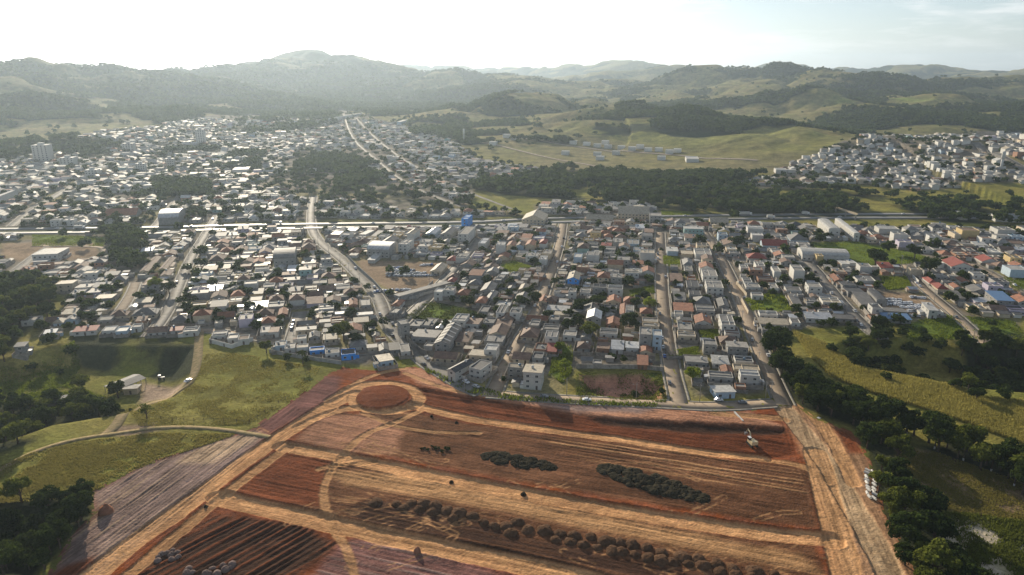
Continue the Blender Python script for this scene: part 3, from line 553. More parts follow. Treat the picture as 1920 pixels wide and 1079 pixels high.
# ------------------------------------------------------------------ houses
def house_parts(kind, w, d, st, wall, roof, det=2, R=random):
    """local frame: x across, y depth, front at -y. returns list of (part, MB, sub list)"""
    wm = WALL[wall][1]; rm = ROOF[roof][1]; h = 2.75*st+.2; out = []; X, Y = w/2, d/2; ov = .45
    wl = MB(); rf = MB()
    if kind == 'f':
        ph = .55; t = .22; H0, H1 = h-.1, h+ph
        for (x0, x1, y0, y1) in ((-X, X, -Y, -Y+t), (-X, X, Y-t, Y), (-X, -X+t, -Y+t, Y-t), (X-t, X, -Y+t, Y-t)): wl.box(x0, x1, y0, y1, -2, H1, wm)
        s = R.choice((-1, 1)); a, b = (h+.32, h-.05) if s > 0 else (h-.05, h+.32)
        rf.poly([(-X+t, -Y+t, a), (X-t, -Y+t, a), (X-t, Y-t, b), (-X+t, Y-t, b)], rm)
        if det and w*d > 60:
            if R.random() < .6: yy = R.uniform(-.2, .25)*d; wl.box(-X+t, X-t, yy, yy+t, h-.3, H1+.02, wm)
            if R.random() < .45: xx = R.uniform(-.2, .2)*w; wl.box(xx, xx+t, -Y+t, Y-t, h-.3, H1-.03, wm)
    elif kind in 'sv' and kind == 's':
        wl.box(-X, X, -Y, Y, -2, h-.15, wm); rise = min(1.2, d*.08)
        a, b = -Y-ov, Y+ov; s = R.choice((0, 1)); za, zb = (h, h+rise) if s else (h+rise, h)
        for q in (0, 1): pass
        n = len(rf.v); rf.v += [(-X-ov, a, za), (X+ov, a, za), (X+ov, b, zb), (-X-ov, b, zb), (-X-ov, a, za-.14), (X+ov, a, za-.14), (X+ov, b, zb-.14), (-X-ov, b, zb-.14)]
        k = rf.mi(rm); rf.f += [tuple(n+i for i in f) for f in ((0,1,2,3),(4,7,6,5),(0,4,5,1),(1,5,6,2),(2,6,7,3),(3,7,4,0))]; rf.m += [k]*6
        wl.poly([(-X, -Y, h-.2), (X, -Y, h-.2), (X, -Y, za-.05), (-X, -Y, za-.05)], wm); wl.poly([(X, Y, h-.2), (-X, Y, h-.2), (-X, Y, zb-.05), (X, Y, zb-.05)], wm)
        for sx in (-X, X): wl.poly([(sx, -Y, h-.2), (sx, Y, h-.2), (sx, Y, zb-.15), (sx, -Y, za-.15)], wm)
    elif kind == 'g':
        al = d >= w; rise = (w if al else d)*.5*.42
        wl.box(-X, X, -Y, Y, -2, h-.1, wm)
        def tr(p): return p if al else (p[1], p[0], p[2])
        A_, B_ = (X, Y) if al else (Y, X)
        for s in (-1, 1):
            wl.poly([tr((-A_, s*B_, h-.1)), tr((A_, s*B_, h-.1)), tr((0, s*B_, h+rise-.08))], wm)
            e = [(s*(A_+ov), -B_-ov, h-.42*ov), (s*(A_+ov), B_+ov, h-.42*ov), (0, B_+ov, h+rise), (0, -B_-ov, h+rise)]
            rf.poly([tr(p) for p in e], rm); rf.poly([tr((p[0], p[1], p[2]-.13)) for p in e[::-1]], rm)
            rf.poly([tr(e[0]), tr(e[1]), tr((e[1][0], e[1][1], e[1][2]-.13)), tr((e[0][0], e[0][1], e[0][2]-.13))], rm)
            for q, r_ in ((0, 3), (1, 2)): rf.poly([tr(e[q]), tr(e[r_]), tr((e[r_][0], e[r_][1], e[r_][2]-.13)), tr((e[q][0], e[q][1], e[q][2]-.13))], rm)
        rf.tube([tr((0, -B_-ov, h+rise)), tr((0, B_+ov, h+rise))], [.16, .16], rm, 4)
    elif kind == 'h':
        wl.box(-X, X, -Y, Y, -2, h-.1, wm); m = min(X, Y)+ov; rise = m*.5; a, b = X+ov, Y+ov; rx, ry = a-m, b-m
        e = [(-a, -b, h-.1), (a, -b, h-.1), (a, b, h-.1), (-a, b, h-.1)]; r = [(-rx, -ry, h+rise), (rx, -ry, h+rise), (rx, ry, h+rise), (-rx, ry, h+rise)]
        for i in range(4): 
            j = (i+1) % 4; rf.poly([e[i], e[j], r[j], r[i]], rm); rf.poly([(*e[i][:2], h-.25), (*e[j][:2], h-.25), e[j], e[i]], rm)
        rf.poly([(p[0], p[1], h-.25) for p in e[::-1]], rm)
        for i in range(4): rf.tube([e[i], r[i]], [.14, .14], rm, 4, False)
    elif kind == 'v' or kind == 'V':
        hh = h+1.5; wl.box(-X, X, -Y, Y, -2, hh, wm); n = 12
        al = kind == 'v'; A_, B_ = (X, Y) if al else (Y, X); rise = A_*.3
        tr = (lambda p: p) if al else (lambda p: (p[1], p[0], p[2]))
        arc = [(-(A_+.3)*cos(pi*i/n), hh+rise*sin(pi*i/n)) for i in range(n+1)]
        for i in range(n):
            (a, za), (b, zb) = arc[i], arc[i+1]; rf.poly([tr((a, -B_-.2, za)), tr((b, -B_-.2, zb)), tr((b, B_+.2, zb)), tr((a, B_+.2, za))], rm)
        for s in (-1, 1): wl.poly([tr((a*.985, s*B_, z_-.02)) for a, z_ in arc], wm)
    out.append(('wall', wl)); out.append(('roof', rf))
    if det >= 1:
        if R.random() < .42 and kind != 'v':
            t = MB(); tx, ty = R.uniform(-.3, .3)*w, R.uniform(-.05, .38)*d; zt = h+(.3 if kind == 'f' else .9); t.tube([(tx, ty, zt-.5), (tx, ty, zt+.75), (tx, ty, zt+.95)], [.62, .72, .3], M_TANK if R.random() < .35 else WALL['w'][1], 10); out.append(('water_tank', t))
    if det >= 1 and kind in 'fsg' and R.random() < .6:
        t = MB(); sx = R.choice((-1, 1)); lw = R.uniform(1.6, 3.2); y0 = R.uniform(-.5, 0)*d; y1 = y0+R.uniform(.3, .5)*d; xa, xb = sorted((sx*(X-.1), sx*(X+lw))); m3 = ROOF[R.choice('gdbbcs')][1]; zz = 2.5; za, zb = (zz-.35, zz) if sx < 0 else (zz, zz-.35)
        t.poly([(xa, y0, za), (xb, y0, zb), (xb, y1, zb), (xa, y1, za)], m3); t.poly([(xa, y1, za-.1), (xb, y1, zb-.1), (xb, y0, zb-.1), (xa, y0, za-.1)], m3); t.box(xa, xb, y0+.05, y0+.2, -1, min(za, zb)-.1, wm); t.box(xa if sx < 0 else xb-.2, xa+.2 if sx < 0 else xb, y0+.2, y1, -1, zz-.45, wm); out.append(('lean_to', t))
    if det >= 2:
        def opening(x0, x1, z0, z1, face, m, fr=True):
            b = MB()
            def q(a0, a1, c0, c1, e0, e1, mm):      # a along facade, c height, e outward
                if face == 'front': b.box(a0, a1, -Y-e1, -Y-e0, c0, c1, mm, True)
                elif face == 'left': b.box(-X-e1, -X-e0, a0, a1, c0, c1, mm, True)
                else: b.box(X+e0, X+e1, a0, a1, c0, c1, mm, True)
            q(x0, x1, z0, z1, -.03, .03, m)
            if fr:
                f = .1
                q(x0-f, x1+f, z0-f, z0, -.02, .09, M_FRAME); q(x0-f, x1+f, z1, z1+f, -.02, .07, M_FRAME); q(x0-f, x0, z0, z1, -.02, .06, M_FRAME); q(x1, x1+f, z0, z1, -.02, .06, M_FRAME); q((x0+x1)/2-.04, (x0+x1)/2+.04, z0, z1, .03, .05, M_FRAME)
            return b
        for fl in range(st):
            n = max(1, int(w/3.4)); dz = fl*2.75
            for i in range(n):
                xx = -X+(i+.5)*w/n
                if fl == 0 and i == n//2: out.append(('door', opening(xx-.5, xx+.5, .05, 2.15, 'front', M_DOOR, False))); continue
                out.append(('window', opening(xx-.65, xx+.65, 1.05+dz, 2.15+dz, 'front', M_GLASS)))
            side = 'left' if R.random() < .5 else 'right'
            for s2 in ('left', 'right') if st > 1 else (side,):
                m = max(1, int(d/5)) if st > 1 else 1
                for i in range(min(m, 3)): yy = -Y+(i+.5)*d/m; out.append(('window', opening(yy-.6, yy+.6, 1.1+dz, 2.1+dz, s2, M_GLASS)))
    return out
def yard(w, d, R=random):
    b = MB(); X = w/2+R.uniform(.8, 2); Y0 = -d/2-R.uniform(1.5, 4); Y1 = d/2+R.uniform(1, 4); t = .18; z = R.uniform(1.7, 2.4)
    for q in ((-X, X, Y0, Y0+t), (-X, X, Y1-t, Y1), (-X, -X+t, Y0+t, Y1-t), (X-t, X, Y0+t, Y1-t)): b.box(*q, -2, z, M_YARD)
    return b
GRID = 1.5; GX0, GY0, GNX, GNY = -1150, 190, 1650, 1100
occ = np.zeros((GNY, GNX), bool); gy, gx = np.mgrid[0:GNY, 0:GNX]; gxw = GX0+(gx+.5)*GRID; gyw = GY0+(gy+.5)*GRID
vis = np.abs(gxw) < gyw*.9+60
def omark(fn):
    global occ
    occ |= fn
for P, r in allroads:
    P = np.array(P); x0, y0 = P.min(0)-r-3; x1, y1 = P.max(0)+r+3
    j0, j1 = [int(np.clip((q-GX0)/GRID, 0, GNX)) for q in (x0, x1)]; i0, i1 = [int(np.clip((q-GY0)/GRID, 0, GNY)) for q in (y0, y1)]
    if i1 > i0 and j1 > j0: occ[i0:i1, j0:j1] |= pline(P, gxw[i0:i1, j0:j1], gyw[i0:i1, j0:j1]) < r
def opoly(P, e=0):
    P = np.array(P); x0, y0 = P.min(0)-3; x1, y1 = P.max(0)+3
    j0, j1 = [int(np.clip((q-GX0)/GRID, 0, GNX)) for q in (x0, x1)]; i0, i1 = [int(np.clip((q-GY0)/GRID, 0, GNY)) for q in (y0, y1)]
    if i1 > i0 and j1 > j0: occ[i0:i1, j0:j1] |= sdf(P, gxw[i0:i1, j0:j1], gyw[i0:i1, j0:j1]) < e
for k_, P in WOOD_W.items():
    if 'riverside' in k_ or not any(q in k_ for q in ('upper left', 'far left', 'mid town', 'ridge', 'foot')): opoly(P, 1)
    else: occ |= (sdf(np.array(P), gxw, gyw) < 0) & (fbm(gxw/45., gyw/45., 13, 3) > .485)
for P in LAWN_W+YARD_W+[E_W, BANK_W, SAND_W]: opoly(P, 1.5)
for P, dep, e in DIPS: opoly(P, 1)
def rect(x, y, w, d, rz): 
    c, s = cos(rz), sin(rz); return [(x+a*c-b*s, y+a*s+b*c) for a, b in ((-w/2, -d/2), (w/2, -d/2), (w/2, d/2), (-w/2, d/2))]
def orect(x, y, w, d, rz, e=.5): opoly(rect(x, y, w, d, rz), e)
def ofree(x, y, w, d, rz):
    c, s = cos(rz), sin(rz); A_, B_ = np.meshgrid(np.linspace(-.5, .5, 6)*w, np.linspace(-.5, .5, 6)*d); X = x+A_*c-B_*s; Y = y+A_*s+B_*c
    j = ((X-GX0)/GRID).astype(int); i = ((Y-GY0)/GRID).astype(int)
    if i.min() < 0 or j.min() < 0 or i.max() >= GNY or j.max() >= GNX: return False
    return not occ[i, j].any()
SEP = [(600,380),(603,455),(655,515),(712,580),(745,640),(800,690)]
def grid_rz(px, py):
    sx = np.interp(py, [p[1] for p in SEP], [p[0] for p in SEP]); return RAD(13.5) if px < sx else RAD(-9.8)
# photographed buildings: roof box in photo pixels, kind, storeys, wall, roof, [turn deg or None], [own label head]
HB = '''746 600 766 608 f 3 g c 25|766 600 796 612 f 1 g d|790 597 822 611 f 1 g d|772 618 828 634 s 1 g g|848 589 880 602 f 2 w g|874 596 904 609 s 1 w b|855 625 886 640 s 1 c b|906 596 931 606 f 1 g d|932 591 965 601 g 1 g b|930 602 960 610 s 1 c b
918 611 955 627 g 1 c b|908 629 948 641 f 1 g g|908 645 936 657 f 2 w w|880 656 928 668 s 1 c e|814 659 862 671 g 1 c b|845 676 882 694 g 2 w d -35|880 677 922 692 f 2 w d -28|899 574 920 585 f 1 g d|932 572 951 587 f 2 w d|956 577 979 587 f 2 w d
706 664 736 678 s 1 b e 22|712 645 728 656 g 1 g d|730 644 748 655 s 1 g d|750 645 768 660 f 1 w g|993 599 1014 611 f 1 g c|977 616 1012 631 h 1 c b|988 592 1028 599 g 1 c t|962 660 997 672 g 1 c b|998 661 1020 672 f 1 g d|952 682 982 690 f 2 g e
982 683 1020 700 s 3 w e|1026 574 1068 581 s 1 w w|1040 584 1068 591 s 1 c e|1030 592 1050 600 f 1 g c|1018 608 1050 618 f 1 g c|1022 621 1047 632 f 2 w g|1056 620 1082 630 f 1 w c|1003 644 1027 656 f 1 k d|1030 645 1041 658 s 1 k r|1101 582 1128 596 g 2 g s
1083 641 1107 652 h 1 g b|1121 641 1143 655 s 1 k b|1147 640 1169 654 s 1 w s|1174 640 1197 654 s 1 w s|1125 616 1158 626 f 1 w d|1138 596 1161 608 g 1 k t|1165 569 1176 590 g 1 w t|1177 573 1185 588 f 2 w c|1201 578 1222 587 h 1 c t|1204 596 1234 604 f 1 c c
1205 606 1236 612 f 1 c c|1199 614 1222 628 f 3 g c|1224 619 1241 630 f 3 b w|1200 650 1222 659 g 1 c t|1199 668 1211 683 s 1 k t|1138 556 1164 566 g 1 c t|1170 557 1190 566 h 1 k t|1264 583 1281 590 f 1 w c|1270 605 1298 618 f 1 g c|1302 592 1333 605 g 1 w t
1348 591 1378 610 f 2 w g|1270 621 1304 631 f 1 c c|1356 613 1387 627 f 1 w b|1318 637 1344 647 f 2 g g|1362 640 1402 652 s 2 g c|1285 668 1326 680 s 1 g g|1334 668 1366 681 s 1 w w|1353 686 1371 697 g 1 w t|1376 668 1412 679 f 1 w d|1374 684 1424 694 f 1 c e
1328 697 1374 708 f 1 g c|1386 694 1424 705 f 2 w w|1332 722 1378 736 s 1 b w 3|1422 583 1458 591 f 1 w g|1422 598 1477 607 s 1 c e|1426 610 1474 620 f 1 g g|1481 598 1500 606 f 1 w g|1200 468 1227 475 f 3 w e|1250 463 1271 473 s 1 b w|1277 470 1299 478 s 1 c e
1301 466 1334 478 f 2 w c|1203 502 1226 510 g 1 w t|1181 504 1204 511 f 1 w w|1279 486 1299 497 h 1 g g|1282 498 1299 508 f 1 g c|1311 494 1337 502 g 2 w t|1315 506 1345 518 f 2 w c|1322 526 1356 540 f 2 w c|1256 515 1279 526 s 1 k b|1286 526 1311 538 f 1 g d
1291 545 1314 553 f 1 g d|1263 550 1285 562 s 1 g g|1263 570 1299 582 s 1 c t|1304 573 1340 583 f 1 g c|1344 560 1366 574 g 1 g g|1354 450 1395 459 g 1 w b|1426 452 1475 460 g 1 b r|1400 477 1436 484 h 1 w r|1419 518 1449 525 f 1 k g|1391 521 1410 529 f 1 w g
1396 531 1425 539 f 1 w c|1441 531 1459 541 f 1 w c|1408 549 1431 555 f 1 w c|1446 500 1464 510 f 2 w c|1482 497 1508 508 f 3 w c|1386 496 1404 503 f 1 w c|1414 491 1434 499 f 2 w c|1471 538 1502 545 f 1 w g|1511 530 1541 539 f 2 w c|1482 553 1498 570 s 1 c g
1537 558 1576 568 f 1 w e|1508 587 1560 597 s 1 w s|1562 591 1600 597 s 1 g g|1400 424 1431 429 f 2 w w|1408 437 1431 442 f 2 w w|1476 441 1514 450 h 1 b g|1526 473 1543 481 f 2 y e|1571 488 1591 497 s 1 w w|1586 486 1603 495 s 1 w w|1607 494 1634 501 f 2 w c
1643 493 1674 502 s 1 w r|1557 515 1579 526 g 1 k t|1601 518 1640 527 f 1 w g|1629 570 1654 579 f 2 w d|1628 590 1650 597 f 1 k e|1735 580 1768 586 f 1 w c|1746 485 1768 494 f 2 w w|1734 520 1753 530 h 1 w r|1748 531 1776 541 h 1 c r|1796 520 1814 528 g 1 w t
1784 532 1799 539 g 1 w t|1784 547 1804 559 s 1 g g|1883 498 1925 507 f 2 b w|1831 482 1870 490 g 1 w r|1642 424 1684 430 f 2 w w|1671 435 1701 440 f 3 w c|1681 450 1712 455 f 2 p c|1738 440 1764 444 f 3 w c|1796 427 1834 433 f 3 y b|1844 466 1876 474 f 1 w w
1702 500 1728 506 f 2 c c|1660 432 1690 436 f 1 c e|1780 433 1800 440 f 2 c c|1810 440 1838 446 f 1 k b|1860 425 1900 432 f 2 w c|1150 447 1168 455 f 2 g c|1176 450 1198 458 f 1 b c|1420 560 1422 561 f 1 w g|140 612 184 620 s 1 w r|192 612 220 621 f 1 w w
218 612 244 622 f 1 b w|248 607 267 614 f 1 w c|30 643 49 648 s 2 g g|84 618 106 624 s 1 b s 20|42 594 78 602 f 1 w g|86 594 118 602 g 1 c b|102 596 124 605 h 1 b e|122 592 150 600 g 1 b g|184 593 213 601 f 1 g c|208 583 242 592 h 1 c b
250 579 298 590 h 1 c g|256 594 276 601 s 1 k b|122 571 150 578 f 1 c b|118 580 146 588 s 1 c e|278 613 316 622 g 1 w b|320 613 343 619 s 1 w r|344 613 374 622 f 1 w g|398 621 427 630 f 1 w g|427 626 448 635 f 1 w g|447 629 468 637 f 1 w b
516 640 538 649 f 1 b g|534 644 554 654 f 1 w g|557 646 578 652 f 1 w e|581 651 608 657 f 1 B c|610 654 636 663 f 1 w c|640 655 666 665 f 1 B d|657 638 686 649 h 1 w g|691 645 704 652 s 1 c g|505 613 523 624 s 1 w b|491 612 504 624 f 1 w g
523 578 539 589 g 1 k t|558 629 574 636 f 1 w c|581 622 599 631 g 1 g d|607 627 631 635 s 1 c e|556 612 592 619 s 1 c g|560 602 590 607 g 1 c g|664 596 690 603 s 1 c e|670 585 698 590 s 1 w w|676 562 694 573 f 1 g g|656 560 668 571 g 1 k t
736 562 757 573 h 1 w t|735 577 749 587 f 1 g d|764 429 786 438 g 3 w e|690 474 718 488 s 1 w w|840 513 862 521 h 1 w b|840 521 856 528 h 1 w r|814 541 834 548 f 2 w w|832 538 855 545 f 2 w c|857 543 882 552 h 1 c t|902 531 932 545 g 1 g g
893 557 916 567 h 1 g t|927 520 943 526 f 1 g c|897 446 918 458 f 2 w s|930 456 948 461 f 3 w w|855 476 880 484 f 2 w c|838 481 860 488 h 1 w r|1011 480 1027 487 f 2 w w|1017 468 1036 476 f 2 c c|935 475 957 482 g 1 c t|951 453 968 460 g 2 c t
969 453 985 460 g 2 b b|986 451 1005 459 g 2 c t|1012 449 1027 456 h 2 w r|1065 511 1088 523 g 2 B e|1083 457 1105 465 h 2 t b|1076 475 1092 483 f 2 b w|1100 472 1124 479 f 2 w g|1121 511 1143 520 h 2 c t|1146 513 1167 521 f 2 g c|1112 533 1138 540 f 2 g d
1140 535 1168 543 f 2 w d|1066 541 1081 548 f 2 w c|1088 541 1108 549 f 1 w c|1011 554 1028 565 g 1 c t|1022 556 1044 564 h 1 k b|932 515 948 522 f 1 g g|1001 511 1020 520 s 1 k b|956 511 974 518 f 1 g g|1140 489 1168 495 g 2 c t|1172 505 1198 512 f 2 w e
915 546 930 560 g 1 g g|975 533 990 542 g 1 c e|1128 456 1146 460 s 1 w r|1104 553 1112 560 f 1 g c|863 490 893 497 g 1 g b'''
BIG = [  # landmark sheds and halls: roof box, kind, storeys, wall, roof, turn, name, category, label
 (818,607,864,642,'g',2,'g','g',None,'warehouse','warehouse','long silver gabled warehouse with skylight strips beside a dark open shed'),
 (1536,414,1572,432,'v',2,'w','w',None,'vaulted_hall','hall','left barrel vaulted white hall near the highway footbridge'),
 (1572,412,1604,440,'v',2,'w','w',None,'vaulted_hall','hall','right barrel vaulted white hall, the longer beside the footbridge'),
 (1497,471,1588,483,'V',1,'w','w',None,'vaulted_hall','hall','long low white barrel vaulted hall along the green field'),
 (1572,526,1604,537,'s',1,'g','d',None,'storage_shed','shed','farthest of the three dark sheds along the warehouse street'),
 (1582,538,1618,549,'s',1,'g','d',None,'storage_shed','shed','middle dark shed of three along the warehouse street'),
 (1600,550,1640,570,'s',1,'g','g',None,'storage_shed','shed','nearest grey shed of three along the warehouse street'),
 (1628,548,1660,566,'v',1,'g','d',None,'vaulted_shed','shed','dark vaulted shed behind the row of grey sheds'),
 (1650,576,1698,585,'s',1,'g','g',None,'storage_shed','shed','long grey roofed shed just behind the blue roof'),
 (1652,588,1706,597,'s',1,'g','u',None,'blue_shed','shed','long shed with bright blue sheet roof near the ravine'),
 (1770,487,1822,499,'g',2,'w','r',None,'school','school','long white school with dark red roof and row of tall windows'),
 (1735,568,1752,580,'s',2,'w','w',None,'storage_shed','shed','tall white walled shed beside the scrap yard of white wrecks'),
 (1852,547,1897,562,'s',2,'g','u',None,'block_warehouse','warehouse','grey block warehouse with pale blue roof alone on rough ground'),
 (690,458,745,470,'V',2,'g','s',None,'vaulted_hall','hall','big grey vaulted hall with white lower roof in front'),
 (714,444,746,454,'g',2,'g','g',None,'storage_shed','shed','light grey gabled shed behind the big vaulted hall'),
 (748,447,775,457,'f',3,'w','c',None,'office_block','building','three-storey white block beside the big vaulted hall'),
 (676,431,700,441,'s',1,'w','w',None,'storage_shed','shed','shed with a bright white roof near the highway'),
 (702,434,714,442,'s',1,'g','g',None,'storage_shed','shed','small grey roofed shed next to the bright white roof'),
 (800,427,826,437,'g',2,'b','s',None,'storage_shed','shed','silver roofed pale blue shed, left of a highway side pair'),
 (828,427,856,438,'g',2,'g','g',None,'storage_shed','shed','grey roofed shed, right of a highway side pair'),
 (860,424,890,438,'f',3,'w','c',None,'office_block','building','three-storey white block with blue band by the highway'),
 (782,526,812,556,'s',1,'g','g',-42,'storage_shed','shed','slanting light grey metal shed at the corner of the car yard'),
 (808,495,838,508,'g',1,'c','e',None,'storage_shed','shed','beige striped shed beside the car yard'),
 (980,400,1027,411,'g',2,'c','e',None,'market_hall','hall','large beige hall facing the far end of the central street'),
 (866,402,885,410,'f',3,'B','u',None,'office_block','building','dark blue building beyond the highway'),
 (1160,391,1216,400,'g',2,'c','e',None,'storage_shed','shed','big beige industrial shed under the riverside wood'),
 (1218,398,1240,404,'f',3,'g','c',None,'office_block','building','dark grey block next to the beige industrial shed'),
 (1100,405,1150,411,'g',1,'c','e',None,'storage_shed','shed','long low beige shed beyond the highway'),
 (1282,424,1318,430,'s',2,'t','w',None,'storage_shed','shed','white roofed teal shed at the far end of eastern street'),
 (1330,410,1365,416,'g',1,'c','e',None,'storage_shed','shed','tan roofed shed on the near edge of the highway'),
 (1856,404,1925,411,'g',1,'w','s',None,'storage_shed','shed','long silver roofed shed at the right beyond the highway'),
 (1789,400,1812,407,'V',1,'w','s',None,'vaulted_hall','hall','dome shaped silver hall by the right wood'),
 (66,464,124,478,'s',2,'w','w',12,'storage_shed','shed','large white and blue shed beside the loop road field'),
 (66,482,100,492,'s',1,'w','w',12,'storage_shed','shed','lower white shed in front of the large white shed'),
 (266,481,299,508,'g',1,'c','b',None,'storage_shed','shed','left of two long brown roofed sheds by market street'),
 (302,482,326,504,'g',1,'c','b',None,'storage_shed','shed','right of two long brown roofed sheds by market street'),
 (302,506,324,516,'g',1,'c','b',None,'storage_shed','shed','short brown roofed shed in front of the long pair'),
 (514,471,556,487,'V',2,'g','g',None,'vaulted_hall','hall','wide grey vaulted hall among small houses'),
 (300,398,345,410,'V',2,'g','s',None,'vaulted_hall','hall','pale vaulted hall beyond the highway by church street'),
 (393,478,424,488,'h',1,'c','b',None,'chapel','building','pinkish hip roofed building beside a bright round tree'),
 (200,395,262,403,'g',1,'g','t',None,'storage_shed','shed','long greenish roofed shed beyond the highway'),
 (1285,293,1310,298,'f',2,'w','w',None,'house','house','white block on the estate terrace'),
 (1853,254,1880,262,'f',3,'w','w',None,'office_block','building','large white block on top of the right hillside'),
 (1815,283,1845,290,'f',2,'w','w',None,'office_block','building','long white block on the right hillside'),
 (1452,315,1475,318,'f',2,'w','w',None,'office_block','building','low white block on the far hillside meadow'),
 (437,311,470,318,'f',2,'w','w',None,'office_block','building','white office block among the upper left trees'),
 (630,212,668,222,'f',2,'w','w',None,'office_block','building','white complex at the far end of the long avenue'),
 (748,222,775,228,'s',2,'b','w',None,'storage_shed','shed','bright pale shed beside the hill foot wood'),
 (0,355,22,368,'f',3,'w','w',None,'office_block','building','large white block at the left edge of town'),
]
TOWERS = [(83,300,22,25,'apartment_tower','broad white apartment tower above the left town'),(378,270,14,27,'apartment_tower','slender white apartment tower near the upper left wood'),(266,322,14,16,'apartment_tower','dark topped apartment block in the left town'),(320,312,14,14,'apartment_tower','small white apartment block beside the upper left wood'),(130,310,20,14,'apartment_tower','wide low apartment block right of the broad tower'),(175,330,18,12,'apartment_tower','short pale apartment block in the left centre'),(243,282,16,12,'apartment_tower','small apartment block beside the far left wood'),(1000,330,10,9,'apartment_tower','white block at the edge of the riverside wood')]
hlab = []; houses = []
def place_house(x, y, w, d, rz, kind, st, wall, roof, det, name='house', cat='house', label=None, yd=True, z=None):
    z = h1(x, y) if z is None else z; R = random.Random(int(x*7+y*13)); e = empty(name, (x, y, z), rz)
    for pn, b in house_parts(kind, w, d, st, wall, roof, det, R): b.build(pn, e)
    if yd: yard(w, d, R).build('yard_wall', e)
    tag(e, label, cat, 'houses of the town' if cat == 'house' else None)
    if not label:
        shp = {'f': 'flat '+ROOF[roof][0]+' roof', 's': 'sloping '+ROOF[roof][0]+' roof', 'g': 'gabled '+ROOF[roof][0]+' roof', 'h': 'hipped '+ROOF[roof][0]+' roof'}.get(kind, 'vaulted roof')
        hd = (['', '', 'two-storey ', 'three-storey '][st]+WALL[wall][0]+' house, '+shp)
        hlab.append((x, y, e, lambda sd, stt, o_, hd=hd: f'{hd}, {o_} up the {sd} side of {stt}'))
    return e
def from_roof(x0, y0, x1, y1, h, rz):
    xm = (x0+x1)/2; b = at(xm, y1); z0 = h1(*b); a = plane(xm, y1, z0+h); c = plane(xm, y0, z0+h); z0 = h1(*((a+c)/2)); a = plane(xm, y1, z0+h); c = plane(xm, y0, z0+h)
    m = (a+c)/2; _, _, cz = topx(m[0], m[1], z0+h); W_ = (x1-x0)*cz/F; D_ = abs(c[1]-a[1])
    dl = abs(-rz-atan2(m[0], m[1])); dl = min(dl, .9)
    d = max(5.5, D_/max(cos(rz), .6)); w = max(5, W_-d*sin(dl)*.75)
    return m[0], m[1], w, d, z0
nh = 0
for tok in HB.replace('\n', '|').split('|'):
    t = tok.split()
    if len(t) < 8 or float(t[2])-float(t[0]) < 4: continue
    x0, y0, x1, y1 = map(float, t[:4]); st = int(t[5]); rz = RAD(float(t[8])) if len(t) > 8 else grid_rz((x0+x1)/2, y1)
    x, y, w, d, z0 = from_roof(x0, y0, x1, y1, 2.75*st+.5, rz); d = min(d, 20)
    r = math.hypot(x, y)
    place_house(x, y, w, d, rz, t[4], st, t[6], t[7], 2 if r < 520 else 1, yd=(R_ok := (nh % 3 != 0)), z=z0); orect(x, y, w+3, d+4, rz, 0); nh += 1
for b in BIG:
    st = b[5]; rz = RAD(b[8]) if b[8] is not None else grid_rz((b[0]+b[2])/2, b[3])
    x, y, w, d, z0 = from_roof(*b[:4], 3*st+.4, rz)
    e = place_house(x, y, w, d, rz, b[4], st, b[6], b[7], 2 if math.hypot(x, y) < 760 else 0, b[9], b[10], b[11], False, z0)
    orect(x, y, w, d, rz, 1)
    if b[9] == 'warehouse' and b[7] == 'g':
        X_ = min(w, d)/2; L2 = max(w, d)/2; rs_ = X_*.42; hh = 6.2
        for i in range(5):
            for s_ in (-1, 1):
                k_ = MB(); yy = -L2+(i+.5)*2*L2/5; pr = [(s_*(X_+.3), yy-.55, hh-.42*.3+.05), (s_*.4, yy-.55, hh+rs_-.17+.05), (s_*.4, yy+.55, hh+rs_-.17+.05), (s_*(X_+.3), yy+.55, hh-.42*.3+.05)]
                if w > d: pr = [(p[1], p[0], p[2]) for p in pr]
                k_.poly(pr, WALL['w'][1]); k_.build('skylight', e)
for px, py, wp, hh, nm, lb in TOWERS:
    p = at(px, py); r = math.hypot(*p); w = wp*r/F; e = empty(nm, (*p, h1(*p)), RAD(12)); b = MB(); st = max(3, int(hh*r/F/3)); h = st*3
    b.box(-w/2, w/2, -w*.45, w*.45, -3, h, WALL['w'][1]); b.build('wall', e); b = MB(); b.box(-w*.2, w*.15, -w*.15, w*.2, h, h+3, WALL['w'][1]); b.build('lift_room', e)
    for fl in range(st):
        for i in range(4):
            b = MB(); xx = -w/2+(i+.5)*w/4; b.box(xx-.9, xx+.9, -w*.45-.05, -w*.45+.02, fl*3+.9, fl*3+2.2, M_GLASS, True); b.build('window', e)
    tag(e, lb, 'building'); orect(p[0], p[1], w+4, w+4, 0)
# infill of the blocks with ordinary houses
cand = []
HKIND = ['f']*9+['s']*5+['g']*5+['h']*3; HW_ = ['w']*7+['c']*5+['g']*9+['b', 'p', 'k', 't', 'y', 'k', 'k']; HR = dict(f='ggggggccccdddwe', s='ggggdddsebbtg', g='ggggbbbttdb', h='bbbttbgg')
for ang, side in ((13.5, 0), (-9.8, 1)):
    a = RAD(ang); c, s = cos(a), sin(a); R = random.Random(5)
    for stepy, rlo, rhi in ((14.5, 0, 700), (14, 700, 2700)):
        u = -1500
        while u < 2600:
            v = -1500
            while v < 2700:
                v += R.uniform(10.2, 13.5) if rhi < 800 else R.uniform(10, 13.5); x = (v)*c-u*s; y = v*s+u*c
                if y < 250 or abs(x) > y*.80+20: continue
                r = math.hypot(x, y)
                if not (rlo <= r < rhi): continue
                cand.append((x+R.uniform(-.8, .8), y+R.uniform(-2, 2), a, side, r))
            u += stepy
cx = np.array([q[0] for q in cand]); cy = np.array([q[1] for q in cand]); inT = np.zeros(len(cx), bool)
for P in TOWN_W: inT |= sdf(P, cx, cy) < -5
